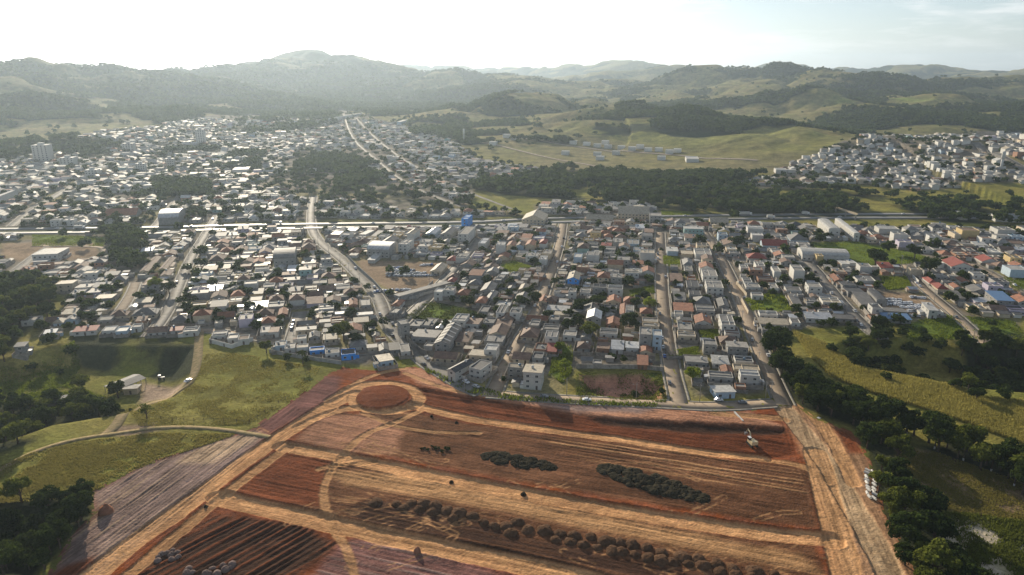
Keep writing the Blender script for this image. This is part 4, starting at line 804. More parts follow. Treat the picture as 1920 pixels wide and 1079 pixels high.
cH = H(cx, cy); RI_ = random.Random(11); inf = []
dens = fbm(cx/120., cy/120., 55, 3)
for i, (x, y, a, side, r) in enumerate(cand):
    if not inT[i]: continue
    px, py, cz = topx(x, y, cH[i])
    if not (-60 < px < 1980): continue
    sx = np.interp(py, [p[1] for p in SEP], [p[0] for p in SEP])
    if (px >= sx) != bool(side): continue
    if r > 720 and dens[i] < (.43 if px > 1290 else .30): continue
    w = RI_.uniform(7.5, 10.2); d = RI_.uniform(8, 12.2) if r < 700 else RI_.uniform(8, 13)
    if r > 700: w += .8
    if not ofree(x, y, w, d, a): continue
    if RI_.random() < .05: continue
    k = RI_.choice(HKIND); st = 2 if RI_.random() < (.16 if r < 700 else .22) else 1
    wl_ = RI_.choice(HW_ if r < 720 else HW_+['w']*8); rf0 = RI_.choice(HR[k]) if r < 720 else RI_.choice('ggcccewwgdb' if px > 1290 else 'gggccdewgbt'); wl_ = 'w' if (r > 720 and RI_.random() < .5) else wl_; inf.append((r, x, y, w, d, a, k, st, wl_, rf0, cH[i])); orect(x, y, w, d, a, -.6)
# estate houses scattered on the terraces of the far slope
for q in [(1075,270),(1100,273),(1120,276),(1135,270),(1165,280),(1185,282),(1200,278),(1215,284),(1235,284),(1255,288),(1270,286),(1060,290),(1120,292),(1155,290),(1125,300),(925,272),(950,258),(965,262),(1240,300),(1140,278)]:
    p = at(*q); inf.append((math.hypot(*p), p[0], p[1], 13, 12, RAD(-14), 'f', 2, 'w', 'w', h1(*p)))
inf.sort(); NI = max(0, 300-nh)
for q in inf[:NI]:
    r, x, y, w, d, a, k, st, wl_, rf_, z0 = q; place_house(x, y, w, d, a, k, st, wl_, rf_, 1 if r > 420 else 2, z=z0, yd=random.random() < .6)
near_order(hlab)
tiny = []; RQ = random.Random(19)
for ang, side in ((13.5, 0), (-9.8, 1)):
    a = RAD(ang); c, s = cos(a), sin(a); gu = np.arange(-300, 900, 4.2)
    for u in gu:
        v = -700.0
        while v < 900:
            v += RQ.uniform(3.6, 5.2); x = v*c-u*s; y = v*s+u*c
            if y < 255 or abs(x) > y*.78+15 or x*x+y*y > 800*800: continue
            w, d = RQ.uniform(3.2, 6.2), RQ.uniform(3.2, 6)
            if not ofree(x, y, w, d, a): continue
            px, py, _ = topx(x, y, 0); sx = np.interp(py, [p[1] for p in SEP], [p[0] for p in SEP])
            if (px >= sx) != bool(side) or RQ.random() < .3 or not (-40 < px < 1960): continue
            tiny.append((x, y, w, d, a, RQ.choice('ffssg'), RQ.choice('ggwckg'), RQ.choice('gggddbcse'))); orect(x, y, w, d, a, -.3)
tx_ = np.array([t[0] for t in tiny]); ty_ = np.array([t[1] for t in tiny]); tz_ = H(tx_, ty_); tin = np.zeros(len(tiny), bool)
for P in TOWN_W[:1]: tin |= sdf(P, tx_, ty_) < -3
S = MB()
for t, z0, q in zip(tiny, tz_, tin):
    if not q: continue
    x, y, w, d, a, k, wl_, rf_ = t; c, s = cos(a), sin(a); T = lambda X, Y, Z, x=x, y=y, z0=z0, c=c, s=s: (x+X*c-Y*s, y+X*s+Y*c, z0+Z*.86)
    for pn, b in house_parts(k, w, d, 1, wl_, rf_, 0, RQ): S.add(b, T)
    if RQ.random() < .25:
        b = MB(); L0 = RQ.uniform(4, 9); b.box(-w/2-1, -w/2-.8, -L0/2, L0/2, -1, 2.2, M_YARD); b.box(-w/2-.8, w/2+1, -d/2-1, -d/2-.8, -1, 2.0, M_YARD); S.add(b, T)
print('tiny', int(tin.sum()))
for q in inf[NI:]:
    r, x, y, w, d, a, k, st, wl_, rf_, z0 = q; c, s = cos(a), sin(a); T = lambda X, Y, Z, x=x, y=y, z0=z0, c=c, s=s: (x+X*c-Y*s, y+X*s+Y*c, z0+Z)
    R = random.Random(int(x*3+y)); 
    for pn, b in house_parts(k, w, d, st, wl_, rf_, 1 if r < 900 else 0, R): S.add(b, T)
    if r < 800 and R.random() < .6: S.add(yard(w, d, R), T)
    if r < 900:
        b = MB(); n = 2
        for fl in range(st):
            for i in range(n): xx = (i-.5)*w*.5; b.box(xx-.6, xx+.6, -d/2-.04, -d/2+.02, fl*2.75+1, fl*2.75+2.0, M_GLASS)
        S.add(b, T)
o = S.build('houses'); tag(o, 'mass of small far houses filling the rest of the town', kind='stuff')
print('houses', nh, 'infill', len(inf))

# ------------------------------------------------------------------ trees
def crown_quads(R, n, ls, kind='round', rad=1.0):
    """unit-ish crown: radius ~.5, centre height ~.62, total height ~1.05"""
    ncl = R.randint(11, 17); cl = []
    for i in range(ncl):
        a = R.uniform(0, 2*pi); rr_ = math.sqrt(R.random())*.36; z = .42+.5*R.random()*(1-(rr_/.42)**2*.5); cl.append((rr_*cos(a), rr_*sin(a), z, R.uniform(.13, .21)))
    cl.append((0, 0, .6, .24)); V = []; Fq = []
    cl = np.array(cl); idx = np.array([R.randrange(len(cl)) for _ in range(n)]); g = np.random.default_rng(R.randint(0, 9999))
    v = g.normal(size=(n, 3)); v /= np.linalg.norm(v, axis=1)[:, None]; v[:, 2] = np.where(v[:, 2] < -.35, -v[:, 2]*.5, v[:, 2])
    p = cl[idx, :3]+v*cl[idx, 3:4]*g.uniform(.72, 1.1, (n, 1))*np.array([1, 1, .8])
    nrm = v+g.normal(size=(n, 3))*.55; nrm /= np.linalg.norm(nrm, axis=1)[:, None]; t = np.cross(nrm, g.normal(size=(n, 3))); t /= np.linalg.norm(t, axis=1)[:, None]; b = np.cross(nrm, t)
    s = (ls*g.uniform(.6, 1.3, (n, 1))); Q = np.stack([p-t*s-b*s*.6, p+t*s-b*s*.6, p+t*s*.7+b*s, p-t*s*.7+b*s], 1)
    return Q, cl
def quadmesh(name, Q, m): return bigmesh(name, Q.reshape(-1, 3), np.arange(len(Q)*4).reshape(-1, 4), [m], smooth_=False)
TREEV = []
for i in range(9):
    R = random.Random(100+i); sparse = i == 8
    Q, cl = crown_quads(R, 500 if sparse else 2300, .03)
    cm = quadmesh('crown', Q, M_LEAF[[0, 0, 1, 0, 1, 0, 2, 1, 1][i]])
    b = MB(); b.tube([(0, 0, -.12), (0.01, 0, .15), (0, .01, .38), (0, 0, .55)], [.045, .034, .026, .015], M_BARK, 7)
    for c in cl[:7]: b.tube([(0, 0, .26+.1*R.random()), (c[0]*.5, c[1]*.5, .28+c[2]*.25), (c[0], c[1], c[2])], [.017, .012, .005], M_BARK, 5, False)
    TREEV.append((cm, b.mesh('trunk', True)))
FARW = [k for k in WOOD_PX if any(q in k for q in ('riverside', 'upper left', 'far left', 'mid town', 'avenue', 'ridge', 'foot', 'slope wood'))]
spots = []   # x, y, size, zone, variant, inwood
for zn, (pp, sp, (s0, s1), _) in WOOD_PX.items():
    P = np.array(WOOD_W[zn]); x0, y0 = P.min(0); x1, y1 = P.max(0); R = random.Random(len(zn)); pts = []
    nx = int((x1-x0)/sp)+1; ny = int((y1-y0)/sp)+1
    xs_ = np.array([x0+(i+R.uniform(.1, .9))*sp for i in range(nx) for j in range(ny)]); ys_ = np.array([y0+(j+R.uniform(.1, .9))*sp for i in range(nx) for j in range(ny)])
    ok = sdf(P, xs_, ys_) < 0
    if len(zn) and zn in FARW: ok &= fbm(xs_/45., ys_/45., 13, 3)+np.random.default_rng(4).normal(0, .04, len(xs_)) > (.42 if 'riverside' in zn else .49)
    if 'ravine' in zn: ok &= fbm(xs_/30., ys_/30., 12, 2) > .36
    for x, y in zip(xs_[ok], ys_[ok]):
        if abs(x) > y*.8+30: continue
        spots.append((x, y, R.uniform(s0, s1), zn, R.randrange(6), 1))
HT = '''1085 612 34|1106 624 40|1180 610 38|1122 572 30|1088 574 26|1065 590 20|975 568 24|1002 566 26|988 550 18|1298 706 34 6|645 630 38|668 642 28|622 625 20|1640 492 34|1714 478 26|1664 468 24|1752 462 22|1742 508 34|1782 562 22|245 445 1|155 724 34|188 774 34|222 738 30|276 778 26 8|60 560 30|90 590 26|500 655 26 2|158 596 20 8|1218 575 26 6|1190 570 22 6|1448 552 18|1470 470 20|1345 470 24|1380 462 30|1310 456 24|1050 655 24 6|1060 690 28 6|943 712 12 6|540 672 16 6|575 676 14|1060 400 16|1100 392 18|1140 396 16|1350 438 16|1440 448 16|1505 445 22|1535 450 20|1480 432 20|1450 400 26|1375 405 20|1370 392 24|935 448 20|760 512 22|730 508 18|690 540 16|838 470 14|1010 500 14|965 470 14|1098 460 14|1130 470 16|1170 445 14|1188 446 16|1215 500 14|1270 560 16|1325 560 14|1240 470 10|720 605 20 2|800 605 14|820 612 14|700 625 16 2|420 500 1|455 492 16|570 482 24|600 480 20|440 540 18|375 475 22 6|470 530 16|520 520 18|610 540 16|350 505 18|295 540 26 6|318 545 26|265 560 20|105 530 18|70 520 20|160 460 20|120 440 16|335 428 16|400 440 14|1560 655 18 6|1720 662 22 6|1620 690 16 2|1660 708 18 2|1590 668 14 2|1830 745 26|1880 742 22|1790 722 20|1900 700 30|1850 690 30|1780 690 28|1830 670 26|1760 650 24|1730 640 20|1905 660 28|1660 650 20|1700 655 22|1730 625 18|1800 640 26|135 660 20 2|60 690 16 2|95 640 22 2|28 610 26|115 700 12 2|870 690 12 2|845 480 16|905 470 16|1190 742 16 2|1240 735 14|1170 675 16|1150 672 14|1145 668 12|1440 618 20|1600 520 14|1815 560 20|1690 625 20|1860 610 14|1590 610 12|1100 530 14|1040 530 16|1050 540 14|1205 556 18 6|1078 545 16|1150 584 16|230 772 8 2|245 770 7 2'''
for t in HT.split('|'):
    v = [float(q) for q in t.split()]
    if v[2] < 3: continue
    p = at(v[0], v[1]+v[2]*.28); r = math.hypot(p[0], p[1]); s = v[2]*sqrt(r*r+HC*HC)/F*1.02; spots.append((p[0], p[1], s, None, int(v[3]) if len(v) > 3 else random.randrange(6), 0))
RT = random.Random(77)
for i in range(7000):                           # garden trees between the houses
    py = 620-215*RT.random()**1.0; px = RT.uniform(-20, 1940); p = plane(px, py)
    j = int((p[0]-GX0)/GRID); k = int((p[1]-GY0)/GRID)
    if 2 < j < GNX-2 and 2 < k < GNY-2 and not occ[k-1:k+2, j-1:j+2].any():
        if min(sdf(P, np.array([p[0]]), np.array([p[1]]))[0] for P in TOWN_W) < 0:
            spots.append((p[0], p[1], RT.uniform(3.2, 7.5), None, RT.choice((0, 1, 2, 3, 4, 5, 7, 6)), 0)); 
            if sum(1 for s_ in spots if s_[3] is None) > 1100: break
    
sx_ = np.array([s[0] for s in spots]); sy_ = np.array([s[1] for s in spots]); sz_ = H(sx_, sy_)
spots = [s+(float(z),) for s, z in zip(spots, sz_)]
spots.sort(key=lambda s: -s[2]/math.hypot(s[0], s[1])); TI = spots[:298]; TS_ = spots[298:]
tl = []; zonelist = {}
def sizeword(s): return 'small' if s < 6 else ('tall' if s > 10.5 else 'broad')
for x, y, s, zn, vi, iw, z in TI:
    e = empty('tree', (x, y, z), random.uniform(0, 6.28)); f = random.uniform(.8, 1.05); e.scale = (s*f*1.05, s*f*1.05, s*random.uniform(.85, 1.1)) if zn else (s, s, s*random.uniform(.85, 1.1))
    link('crown', TREEV[vi][0], e); link('trunk', TREEV[vi][1], e)
    col = {0: 'dark green', 1: 'dark green', 2: 'olive green', 3: 'dark green', 4: 'olive green', 5: 'dark green', 6: 'bright green', 7: 'olive green', 8: 'thin bare'}[vi]
    tag(e, None, 'tree', 'trees of '+zn if zn else 'single trees among the houses and fields'); hd = f'{sizeword(s)} {col} tree'
    if zn: zonelist.setdefault(zn, []).append((math.hypot(x, y), e, hd))
    else: tl.append((x, y, e, lambda sd, stt, o_, hd=hd: f'{hd}, {o_} up the {sd} side of {stt}'))
near_order(tl)
for zn, L_ in zonelist.items():
    L_.sort(key=lambda t: t[0])
    for i, (_, e, hd) in enumerate(L_): e['label'] = f'{hd}, {ordw(i+1)} nearest in {zn}'
# the rest of the trees: far woods, hill scrub
Rg = np.random.default_rng(3); far = [(x, y, s, z) for x, y, s, zn, vi, iw, z in TS_]
N = 120000; pxr = Rg.uniform(-40, 1960, N); 
dist = np.exp(Rg.uniform(np.log(950), np.log(4200), N)); aa = Rg.uniform(-.66, .66, N); X = dist*np.sin(aa); Y = dist*np.cos(aa)
n3 = fbm(X/240., Y/240., 63, 5); gz = fbm(X/420.+n3*1.3, Y/160., 66, 5); fm = gz*.6+n3*.4+leftwood(X, Y)
ok = (fm > .522) | (Rg.random(N) < .015)
for P in TOWN_W: ok &= (sdf(P, X, Y) > 5)
for P in (GREENHILL, GREEN2, SUBURB_W): ok &= (sdf(P, X, Y) > 0) | ((fm > .505) & (n3 > .49))
X = X[ok]; Y = Y[ok]; Z = H(X, Y); S_ = Rg.uniform(6, 13, len(X))
# garden scrub in the far town
N2 = 10000; dist = np.exp(Rg.uniform(np.log(680), np.log(2300), N2)); aa = Rg.uniform(-.66, .66, N2); X2 = dist*np.sin(aa); Y2 = dist*np.cos(aa); ok = np.zeros(N2, bool)
for P in TOWN_W[1:]: ok |= sdf(P, X2, Y2) < 0
j = ((X2-GX0)/GRID).astype(int); k = ((Y2-GY0)/GRID).astype(int); ins = (j > 0) & (j < GNX) & (k > 0) & (k < GNY); ok &= ~(ins & occ[np.clip(k, 0, GNY-1), np.clip(j, 0, GNX-1)])
X2 = X2[ok]; Y2 = Y2[ok]
X = np.concatenate([[f[0] for f in far], X, X2]); Y = np.concatenate([[f[1] for f in far], Y, Y2]); Z = np.concatenate([[f[3] for f in far], Z, H(X2, Y2)]); S_ = np.concatenate([[f[2] for f in far], S_, Rg.uniform(4, 10, len(X2))])
protos = {}
for lv, n, ls in ((0, 300, .075), (1, 110, .11), (2, 34, .17), (3, 14, .25)): protos[lv] = [crown_quads(random.Random(500+lv*10+i), n, ls)[0] for i in range(5)]
RR = np.hypot(X, Y); parts = []
for i in range(len(X)):
    lv = 0 if RR[i] < 500 else 1 if RR[i] < 850 else 2 if RR[i] < 1500 else 3
    Q = protos[lv][i % 5]; a = i*2.399; c, s = cos(a), sin(a); q = Q*S_[i]*np.array([1.1, 1.1, .95]); parts.append(np.stack([q[..., 0]*c-q[..., 1]*s+X[i], q[..., 0]*s+q[..., 1]*c+Y[i], q[..., 2]+Z[i]-S_[i]*.12], -1))
Q = np.concatenate(parts); print('stuff trees', len(X), 'quads', len(Q))
o = link('woods', quadmesh('woods', Q, M_LEAF[0])); tag(o, 'far woods and scrub covering the hills and valley', kind='stuff')

# ------------------------------------------------------------------ tall grass and rough tufts
def tufts(poly, n, hgt, name, lab, m, wd=.28, seed=1, e=0, nz=None):
    P = np.array(poly); g = np.random.default_rng(seed); x = g.uniform(P[:, 0].min(), P[:, 0].max(), n); y = g.uniform(P[:, 1].min(), P[:, 1].max(), n); ok = (sdf(P, x, y) < e) & (np.abs(x) < y*.85+20)
    if nz: ok &= fbm(x/8., y/8., seed+4, 3)+g.normal(0, .09, n) > nz
    x = x[ok]; y = y[ok]; z = H(x, y); n = len(x); a = g.uniform(0, pi, n); hh = hgt*g.uniform(.4, 1.2, n)*(.75+.5*noise(x/13., y/13., 3)); w = wd*g.uniform(.6, 1.6, n); lx = g.normal(0, .25, n)*hh; ly = g.normal(0, .25, n)*hh
    b1 = np.stack([x-np.cos(a)*w, y-np.sin(a)*w, z-.3], 1); b2 = np.stack([x+np.cos(a)*w, y+np.sin(a)*w, z-.3], 1); t1 = np.stack([x+lx+np.cos(a)*w*.3, y+ly+np.sin(a)*w*.3, z+hh], 1); t2 = np.stack([x+lx-np.cos(a)*w*.3, y+ly-np.sin(a)*w*.3, z+hh], 1)
    o_ = link(name, quadmesh(name, np.stack([b1, b2, t1, t2], 1), m)); tag(o_, lab, kind='stuff')
tufts(CANE_W, 260000, 1.7, 'tall_grass', 'tall yellow green cane grass on the slope', M_GRASS, .16, 2)
tufts(SAND_W, 30000, 1.0, 'scrub', 'low green scrub scattered on sandy ground', M_LEAF[1], .3, 5, nz=.52)
tufts(ORCH_W, 50000, .5, 'rough_grass', 'rough grass of the dim right hand meadow', M_TUFT, .3, 6, nz=.42)
verge = wpoly([(795,690),(880,722),(960,742),(1110,752),(1240,757),(1240,764),(1110,761),(960,752),(880,738),(800,702)]); tufts(verge, 16000, 1.1, 'verge_weeds', 'yellow green weeds on the verge below the bottom road', M_LEAF[2], .35, 7, nz=.45)
FLD = wpoly([(262,800),(230,770),(262,758),(340,738),(372,700),(385,665),(430,662),(480,668),(600,690),(575,733),(520,768),(478,797)]); tufts(FLD, 60000, .35, 'pasture_tufts', 'short tufts on the sunny pasture', M_TUFT, .3, 8, nz=.5)
FL2 = wpoly([(-60,960),(-60,900),(60,850),(150,828),(300,812),(440,815),(420,824),(300,863),(235,890),(170,925),(100,938),(0,945)]); tufts(FL2, 90000, .5, 'pasture_tufts', 'longer tufts on the mound of pasture', M_TUFT, .3, 9, nz=.47)
FL3 = wpoly([(-60,730),(0,690),(60,690),(140,640),(150,690),(130,720),(200,745),(60,752),(-60,755)]); tufts(FL3, 40000, .7, 'pasture_tufts', 'bright tufts on the valley field', M_LEAF[2], .3, 10, nz=.45)
for i, P in enumerate(LAWN_W): tufts(P, 9000, 1.0 if i in (0, 3, 6) else .6, 'lot_weeds', ['weeds on the steep green lot', 'weeds on the wide green field', 'weeds on the vacant corner field', 'weeds on the walled green lot', 'weeds on a small street lot', 'weeds on the fenced corner lot', 'weeds behind the dark sheds', 'weeds on the terrace lot', 'weeds on the loop road field', 'weeds on a house lot', 'weeds on a narrow lot', 'weeds beside the outer lane', 'grass beyond the highway', 'weeds around the dug pit', 'scrub on the ravine rim'][i % 15], M_LEAF[2] if i not in (2, 13) else M_LEAF[1], .4, 20+i, nz=.46)

# ------------------------------------------------------------------ palms
def frond(b, L_, a, up):
    P = [(L_*t*cos(a), L_*t*sin(a), 0+up*t-1.9*up*t*t) for t in (0, .25, .5, .75, 1)]
    for i in range(4):
        (x0, y0, z0), (x1, y1, z1) = P[i], P[i+1]; w0, w1 = [.12, .5, .6, .45, .08][i], [.12, .5, .6, .45, .08][i+1]; nx, ny = -sin(a), cos(a)
        for s in (-1, 1): b.poly([(x0, y0, z0), (x1, y1, z1), (x1+s*nx*w1, y1+s*ny*w1, z1-w1*.5), (x0+s*nx*w0, y0+s*ny*w0, z0-w0*.5)], M_LEAF[1])
for i, (px, py, hh) in enumerate([(1700,815,7),(1752,842,9),(1806,864,8),(1901,912,12),(1858,884,8),(568,682,7),(1225,590,8)]):
    p = at(px, py); e = empty('palm_tree', (*p, h1(*p)), i); b = MB(); b.tube([(0, 0, -.5), (.1, 0, hh*.5), (.3, 0, hh)], [.28, .2, .16], M_BARK, 8); b.build('trunk', e, True)
    b = MB(); R = random.Random(i)
    for k in range(15): frond(b, R.uniform(2.6, 3.6), k*2*pi/15+R.uniform(-.1, .1), R.uniform(.5, 2.6))
    c = b.build('crown', e); c.location = (.3, 0, hh)
    b = MB(); b.tube([(0, 0, 0), (.05, 0, 1.1)], [.31, .30], WALL['w'][1], 8); 
    if i < 5: b.build('painted_base', e)
    tag(e, ['palm with white base nearest the tree belt', 'palm with a tall white-footed trunk, second beside the dim meadow', 'third palm with white base beside the dim meadow', 'tallest palm with drooping fronds at the right edge', 'fourth small palm of the meadow row', 'palm behind the walled row of flat houses', 'palm in the garden on the straight street'][i], 'palm tree', 'palms beside the dim meadow' if i < 5 else None)

# ------------------------------------------------------------------ vehicles
CARP = {n: mat(n+'_car_paint', c, .28, .1, var=.05, spec=.6, island=False) for n, c in dict(white=(.75,.75,.75), silver=(.45,.46,.48), black=(.02,.02,.022), red=(.4,.03,.03), blue=(.04,.12,.35), grey=(.16,.17,.18)).items()}
M_TYRE = mat('tyre', (.02,.02,.02), .9, var=.1); M_RIM = mat('rim', (.4,.4,.4), .4, .6, var=.1); M_LAMP = mat('headlight', (.8,.8,.75), .15, var=.05); M_TAIL = mat('taillight', (.4,.02,.02), .3, var=.05); M_TYREW = mat('wreck_interior', (.06,.05,.045), .8, var=.4)
def car_meshes(cn, wreck=False):
    m = CARP[cn]; prof = [(-2.1,.35),(-2.1,.75),(-1.95,.92),(-1.35,.98),(-.85,1.42),(.55,1.45),(1.15,1.0),(1.85,.88),(2.1,.68),(2.1,.35)]; hw = .86; b = MB(); n = len(prof)
    ins = lambda z: hw-(.16 if z > 1.3 else 0)
    for i in range(n):
        (x0, z0), (x1, z1) = prof[i], prof[(i+1) % n]; b.poly([(x0, -ins(z0), z0), (x1, -ins(z1), z1), (x1, ins(z1), z1), (x0, ins(z0), z0)][::-1], m)
    for s in (-1, 1):
        low = [(x, s*ins(z), z) for x, z in [prof[0], prof[1], prof[2], prof[3], prof[6], prof[7], prof[8], prof[9]]]; b.poly(low if s < 0 else low[::-1], m)
        up = [(x, s*ins(z), z) for x, z in [prof[3], prof[4], prof[5], prof[6]]]; b.poly(up if s > 0 else up[::-1], m)
    g = MB(); mm = M_TYREW if wreck else M_GLASS
    g.poly([(-1.27, -.68, 1.06), (-.93, -.62, 1.36), (-.93, .62, 1.36), (-1.27, .68, 1.06)], mm); g.poly([(.64, -.62, 1.40), (1.1, -.7, 1.06), (1.1, .7, 1.06), (.64, .62, 1.40)], mm)
    for i in (0, 3): pass
    for s in (-1, 1):
        for a0, a1 in ((-1.0, -.2), (-.1, .75)): g.poly([(a0, s*.865, 1.04), (a1, s*.865, 1.04), (a1-.12, s*.77, 1.36), (a0+.1, s*.77, 1.36)], mm)
    g.v = [(x+(.03 if x > .6 else (-.03 if x < -.9 else 0)), y, z+.03) for x, y, z in g.v]
    w = MB(); w.tube([(0, -.1, 0), (0, .1, 0)], [.31, .31], M_TYRE, 14); r = MB(); r.tube([(0, -.115, 0), (0, .115, 0)], [.17, .17], M_RIM, 10)
    l = MB(); l.box(2.06, 2.12, -.2, .2, .62, .76, M_LAMP, True); t = MB(); t.box(-2.13, -2.07, -.15, .15, .68, .84, M_TAIL, True)
    return b.mesh('body'), g.mesh('windows'), w.mesh('wheel', False), r.mesh('rim'), l.mesh('headlight'), t.mesh('taillight')
CM = {n: car_meshes(n) for n in CARP}
def car(x, y, rz, cn, z=None, label=None, group=None):
    z = h1(x, y)+.1 if z is None else z; e = empty('car', (x, y, z), rz); b, g, w, r, l, t = CM[cn]; link('body', b, e); link('windows', g, e)
    for sx in (-1.3, 1.32):
        for sy in (-.78, .78): q = link('wheel', w, e); q.location = (sx, sy, .31); link('rim', r, q)
    for sy in (-.6, .6): q = link('headlight', l, e); q.location = (0, sy, 0); q = link('taillight', t, e); q.location = (0, sy, 0)
    return tag(e, label, 'car', group)
CARS = '''797 674 r white|804 683 l black|747 630 l black|863 722 r white|1347 752 x white|1392 757 x grey|1244 636 l silver|1249 653 l white|1250 670 l blue|1409 611 r white|1536 784 z white|1552 790 z grey|1368 472 l white|1378 480 l silver|1355 478 r white|1360 465 r grey|1340 462 r white|1325 452 l silver|1240 478 l grey|1243 486 l white|1634 604 l grey|1643 612 l white|1536 512 l black|1720 532 l white|1728 538 l white|547 605 l grey|546 612 l white|545 618 l grey|560 622 r white|548 640 r silver|1048 464 r white|1058 448 r black|1026 492 r white|1020 540 r black|1013 575 l white|960 640 r grey|947 662 l silver|700 540 r white|716 590 l silver|725 610 r grey|660 505 r white|1395 560 r grey|1420 640 l grey|1436 668 r white|1240 520 r silver|1240 590 l grey|1262 720 l grey|985 620 r white|352 500 r white|340 530 l grey|366 475 r silver|405 412 l white|860 500 r silver|880 470 l white|1600 585 r silver|1572 552 l white|1100 752 x white|1020 746 x grey|890 728 r silver|1790 596 l grey|1890 535 r white'''
cl_ = []
for i, t in enumerate(CARS.split('|')):
    px, py, sd, cn = t.split(); p = at(float(px), float(py)); b = nearest_street(*p); P = np.array(STW[b[1]]); k = b[3]; ang = b[4]; tt = np.array([cos(ang), sin(ang)]); nn = np.array([-tt[1], tt[0]])
    if sd in 'lr' and b[0] < 14:
        o_ = STREETS[b[1]][1]/2-1.3; q = (p-P[k]); al = q@tt; p = P[k]+tt*al+nn*(o_ if sd == 'l' else -o_)
    rz = ang+(pi if i % 3 == 0 else 0)
    if sd == 'x': rz = RAD(-3)
    z = None
    if sd == 'z': rz = RAD(-62); z = ezat(*p)
    e = car(p[0], p[1], rz, cn, z, None, 'cars on the town streets'); cl_.append((p[0], p[1], e, lambda s_, st, o_, cn=cn: f'{cn} car, {o_} car up the {s_} side of {st}'))
near_order(cl_)
for i, (px, py) in enumerate([(1537,783),(1551,790)]): cl_[10+i][2]['label'] = ['white car parked off the haul road in front of the wood', 'grey car just behind the white one off the haul road'][i]
cl_[4][2]['label'] = 'white car parked in front of the lone pale blue house'
# highway traffic
def truck(x, y, rz, lab, col='w', L_=9, nm='truck', cat='truck'):
    e = empty(nm, (x, y, h1(x, y)+.15), rz); b = MB(); b.box(-L_/2, L_/2-2.3, -1.2, 1.2, 1.0, 3.6, WALL[col][1], True); b.build('cargo_box', e); b = MB(); b.box(L_/2-2.1, L_/2, -1.15, 1.15, .6, 2.8, CARP['white'], True); b.build('cab', e); b = MB(); b.box(L_/2-.02, L_/2+.03, -1, 1, 1.7, 2.5, M_GLASS, True); b.build('windscreen', e)
    for sx in (-L_/2+1, -L_/2+2.2, L_/2-1.2):
        for sy in (-1.05, 1.05): w = MB(); w.tube([(sx, sy-.13, .5), (sx, sy+.13, .5)], [.5, .5], M_TYRE, 12); w.build('wheel', e)
    b = MB(); b.box(-L_/2, L_/2-.2, -.5, .5, .6, .95, M_TYRE, True); b.build('chassis', e); tag(e, lab, cat)
for px, py, lab, L_ in [(1396,404,'long white truck on the highway under the riverside wood',15),(1445,410,'short white truck behind a big tree by the highway',8),(1510,403,'white truck on the highway left of the footbridge',8),(150,430,'white truck alone on the left part of the highway',10),(520,421,'pale truck on the highway beyond the packed houses',9)]:
    p = at(px, py); truck(p[0], p[1], RAD(2), lab, L_=L_)
for i, (px, cn) in enumerate([(90,'white'),(260,'grey'),(350,'white'),(620,'silver'),(690,'white'),(780,'red'),(950,'white'),(1240,'white'),(1300,'silver'),(1560,'white'),(1720,'white')]):
    P = np.array(HW); d = [abs(topx(q[0], q[1], 0)[0]-px) for q in P]; q = P[int(np.argmin(d))]; o_ = -8 if i % 2 else 8
    car(q[0], q[1]+o_, 0 if i % 2 else pi, cn, h1(q[0], q[1])+.16, f'{cn} car on the highway, {ordw(i+1)} from the left', 'cars on the highway')
# wrecks in the two car yards: one mesh each, they are only a few pixels
WM = {}
for n in ('white', 'silver', 'grey', 'blue', 'red'):
    b, g, w, r, l, t = car_meshes(n, True); bb = MB()
    for me in (b, g):
        k = len(bb.v); bb.v += [tuple(v.co) for v in me.vertices]; mi = [bb.mi(m) for m in me.materials]; bb.f += [tuple(k+i for i in p.vertices) for p in me.polygons]; bb.m += [mi[p.material_index] for p in me.polygons]
    for sx in (-1.3, 1.32):
        for sy in (-.78, .78): bb.tube([(sx, sy-.1, .31), (sx, sy+.1, .31)], [.3, .3], M_TYRE, 8)
    WM[n] = bb.mesh('wreck_body')
def wrecks(rows, nm, rzb, wts):
    for r, (p0, p1, n) in enumerate(rows):
        a, b = at(*p0), at(*p1)
        for i in range(n):
            R = random.Random(r*50+i); q = a+(b-a)*(i+.5)/n+np.array([R.uniform(-.5, .5), R.uniform(-.8, .8)]); cn = R.choice(wts); o_ = link('car_wreck', WM[cn]); o_.location = (*q, h1(*q)+.02); o_.rotation_euler = (R.uniform(-.08, .08), R.uniform(-.06, .06), rzb+R.uniform(-.3, .3)); o_.scale = (1, 1, R.uniform(.7, 1))
            tag(o_, f'{cn} wreck, {ordw(i+1)} from the left, {ordw(r+1)} row of {nm}', 'car wreck', 'wrecks in '+nm)
wrecks([((735,508),(778,508),14),((736,503),(765,503),9),((726,518),(820,517),26),((724,514),(800,513),20),((790,498),(812,497),6),((742,545),(770,544),9),((700,548),(738,545),7)], 'the central car yard', RAD(75), ['white', 'silver', 'grey', 'silver', 'grey', 'white', 'silver', 'blue'])
wrecks([((1648,562),(1690,564),13),((1650,567),(1712,569),18),((1662,572),(1735,574),20),((1688,577),(1738,579),14),((1700,584),(1745,586),11),((1700,592),(1725,594),7),((1705,558),(1735,560),8)], 'the right hand scrap yard', RAD(60), ['white', 'white', 'white', 'silver', 'grey'])
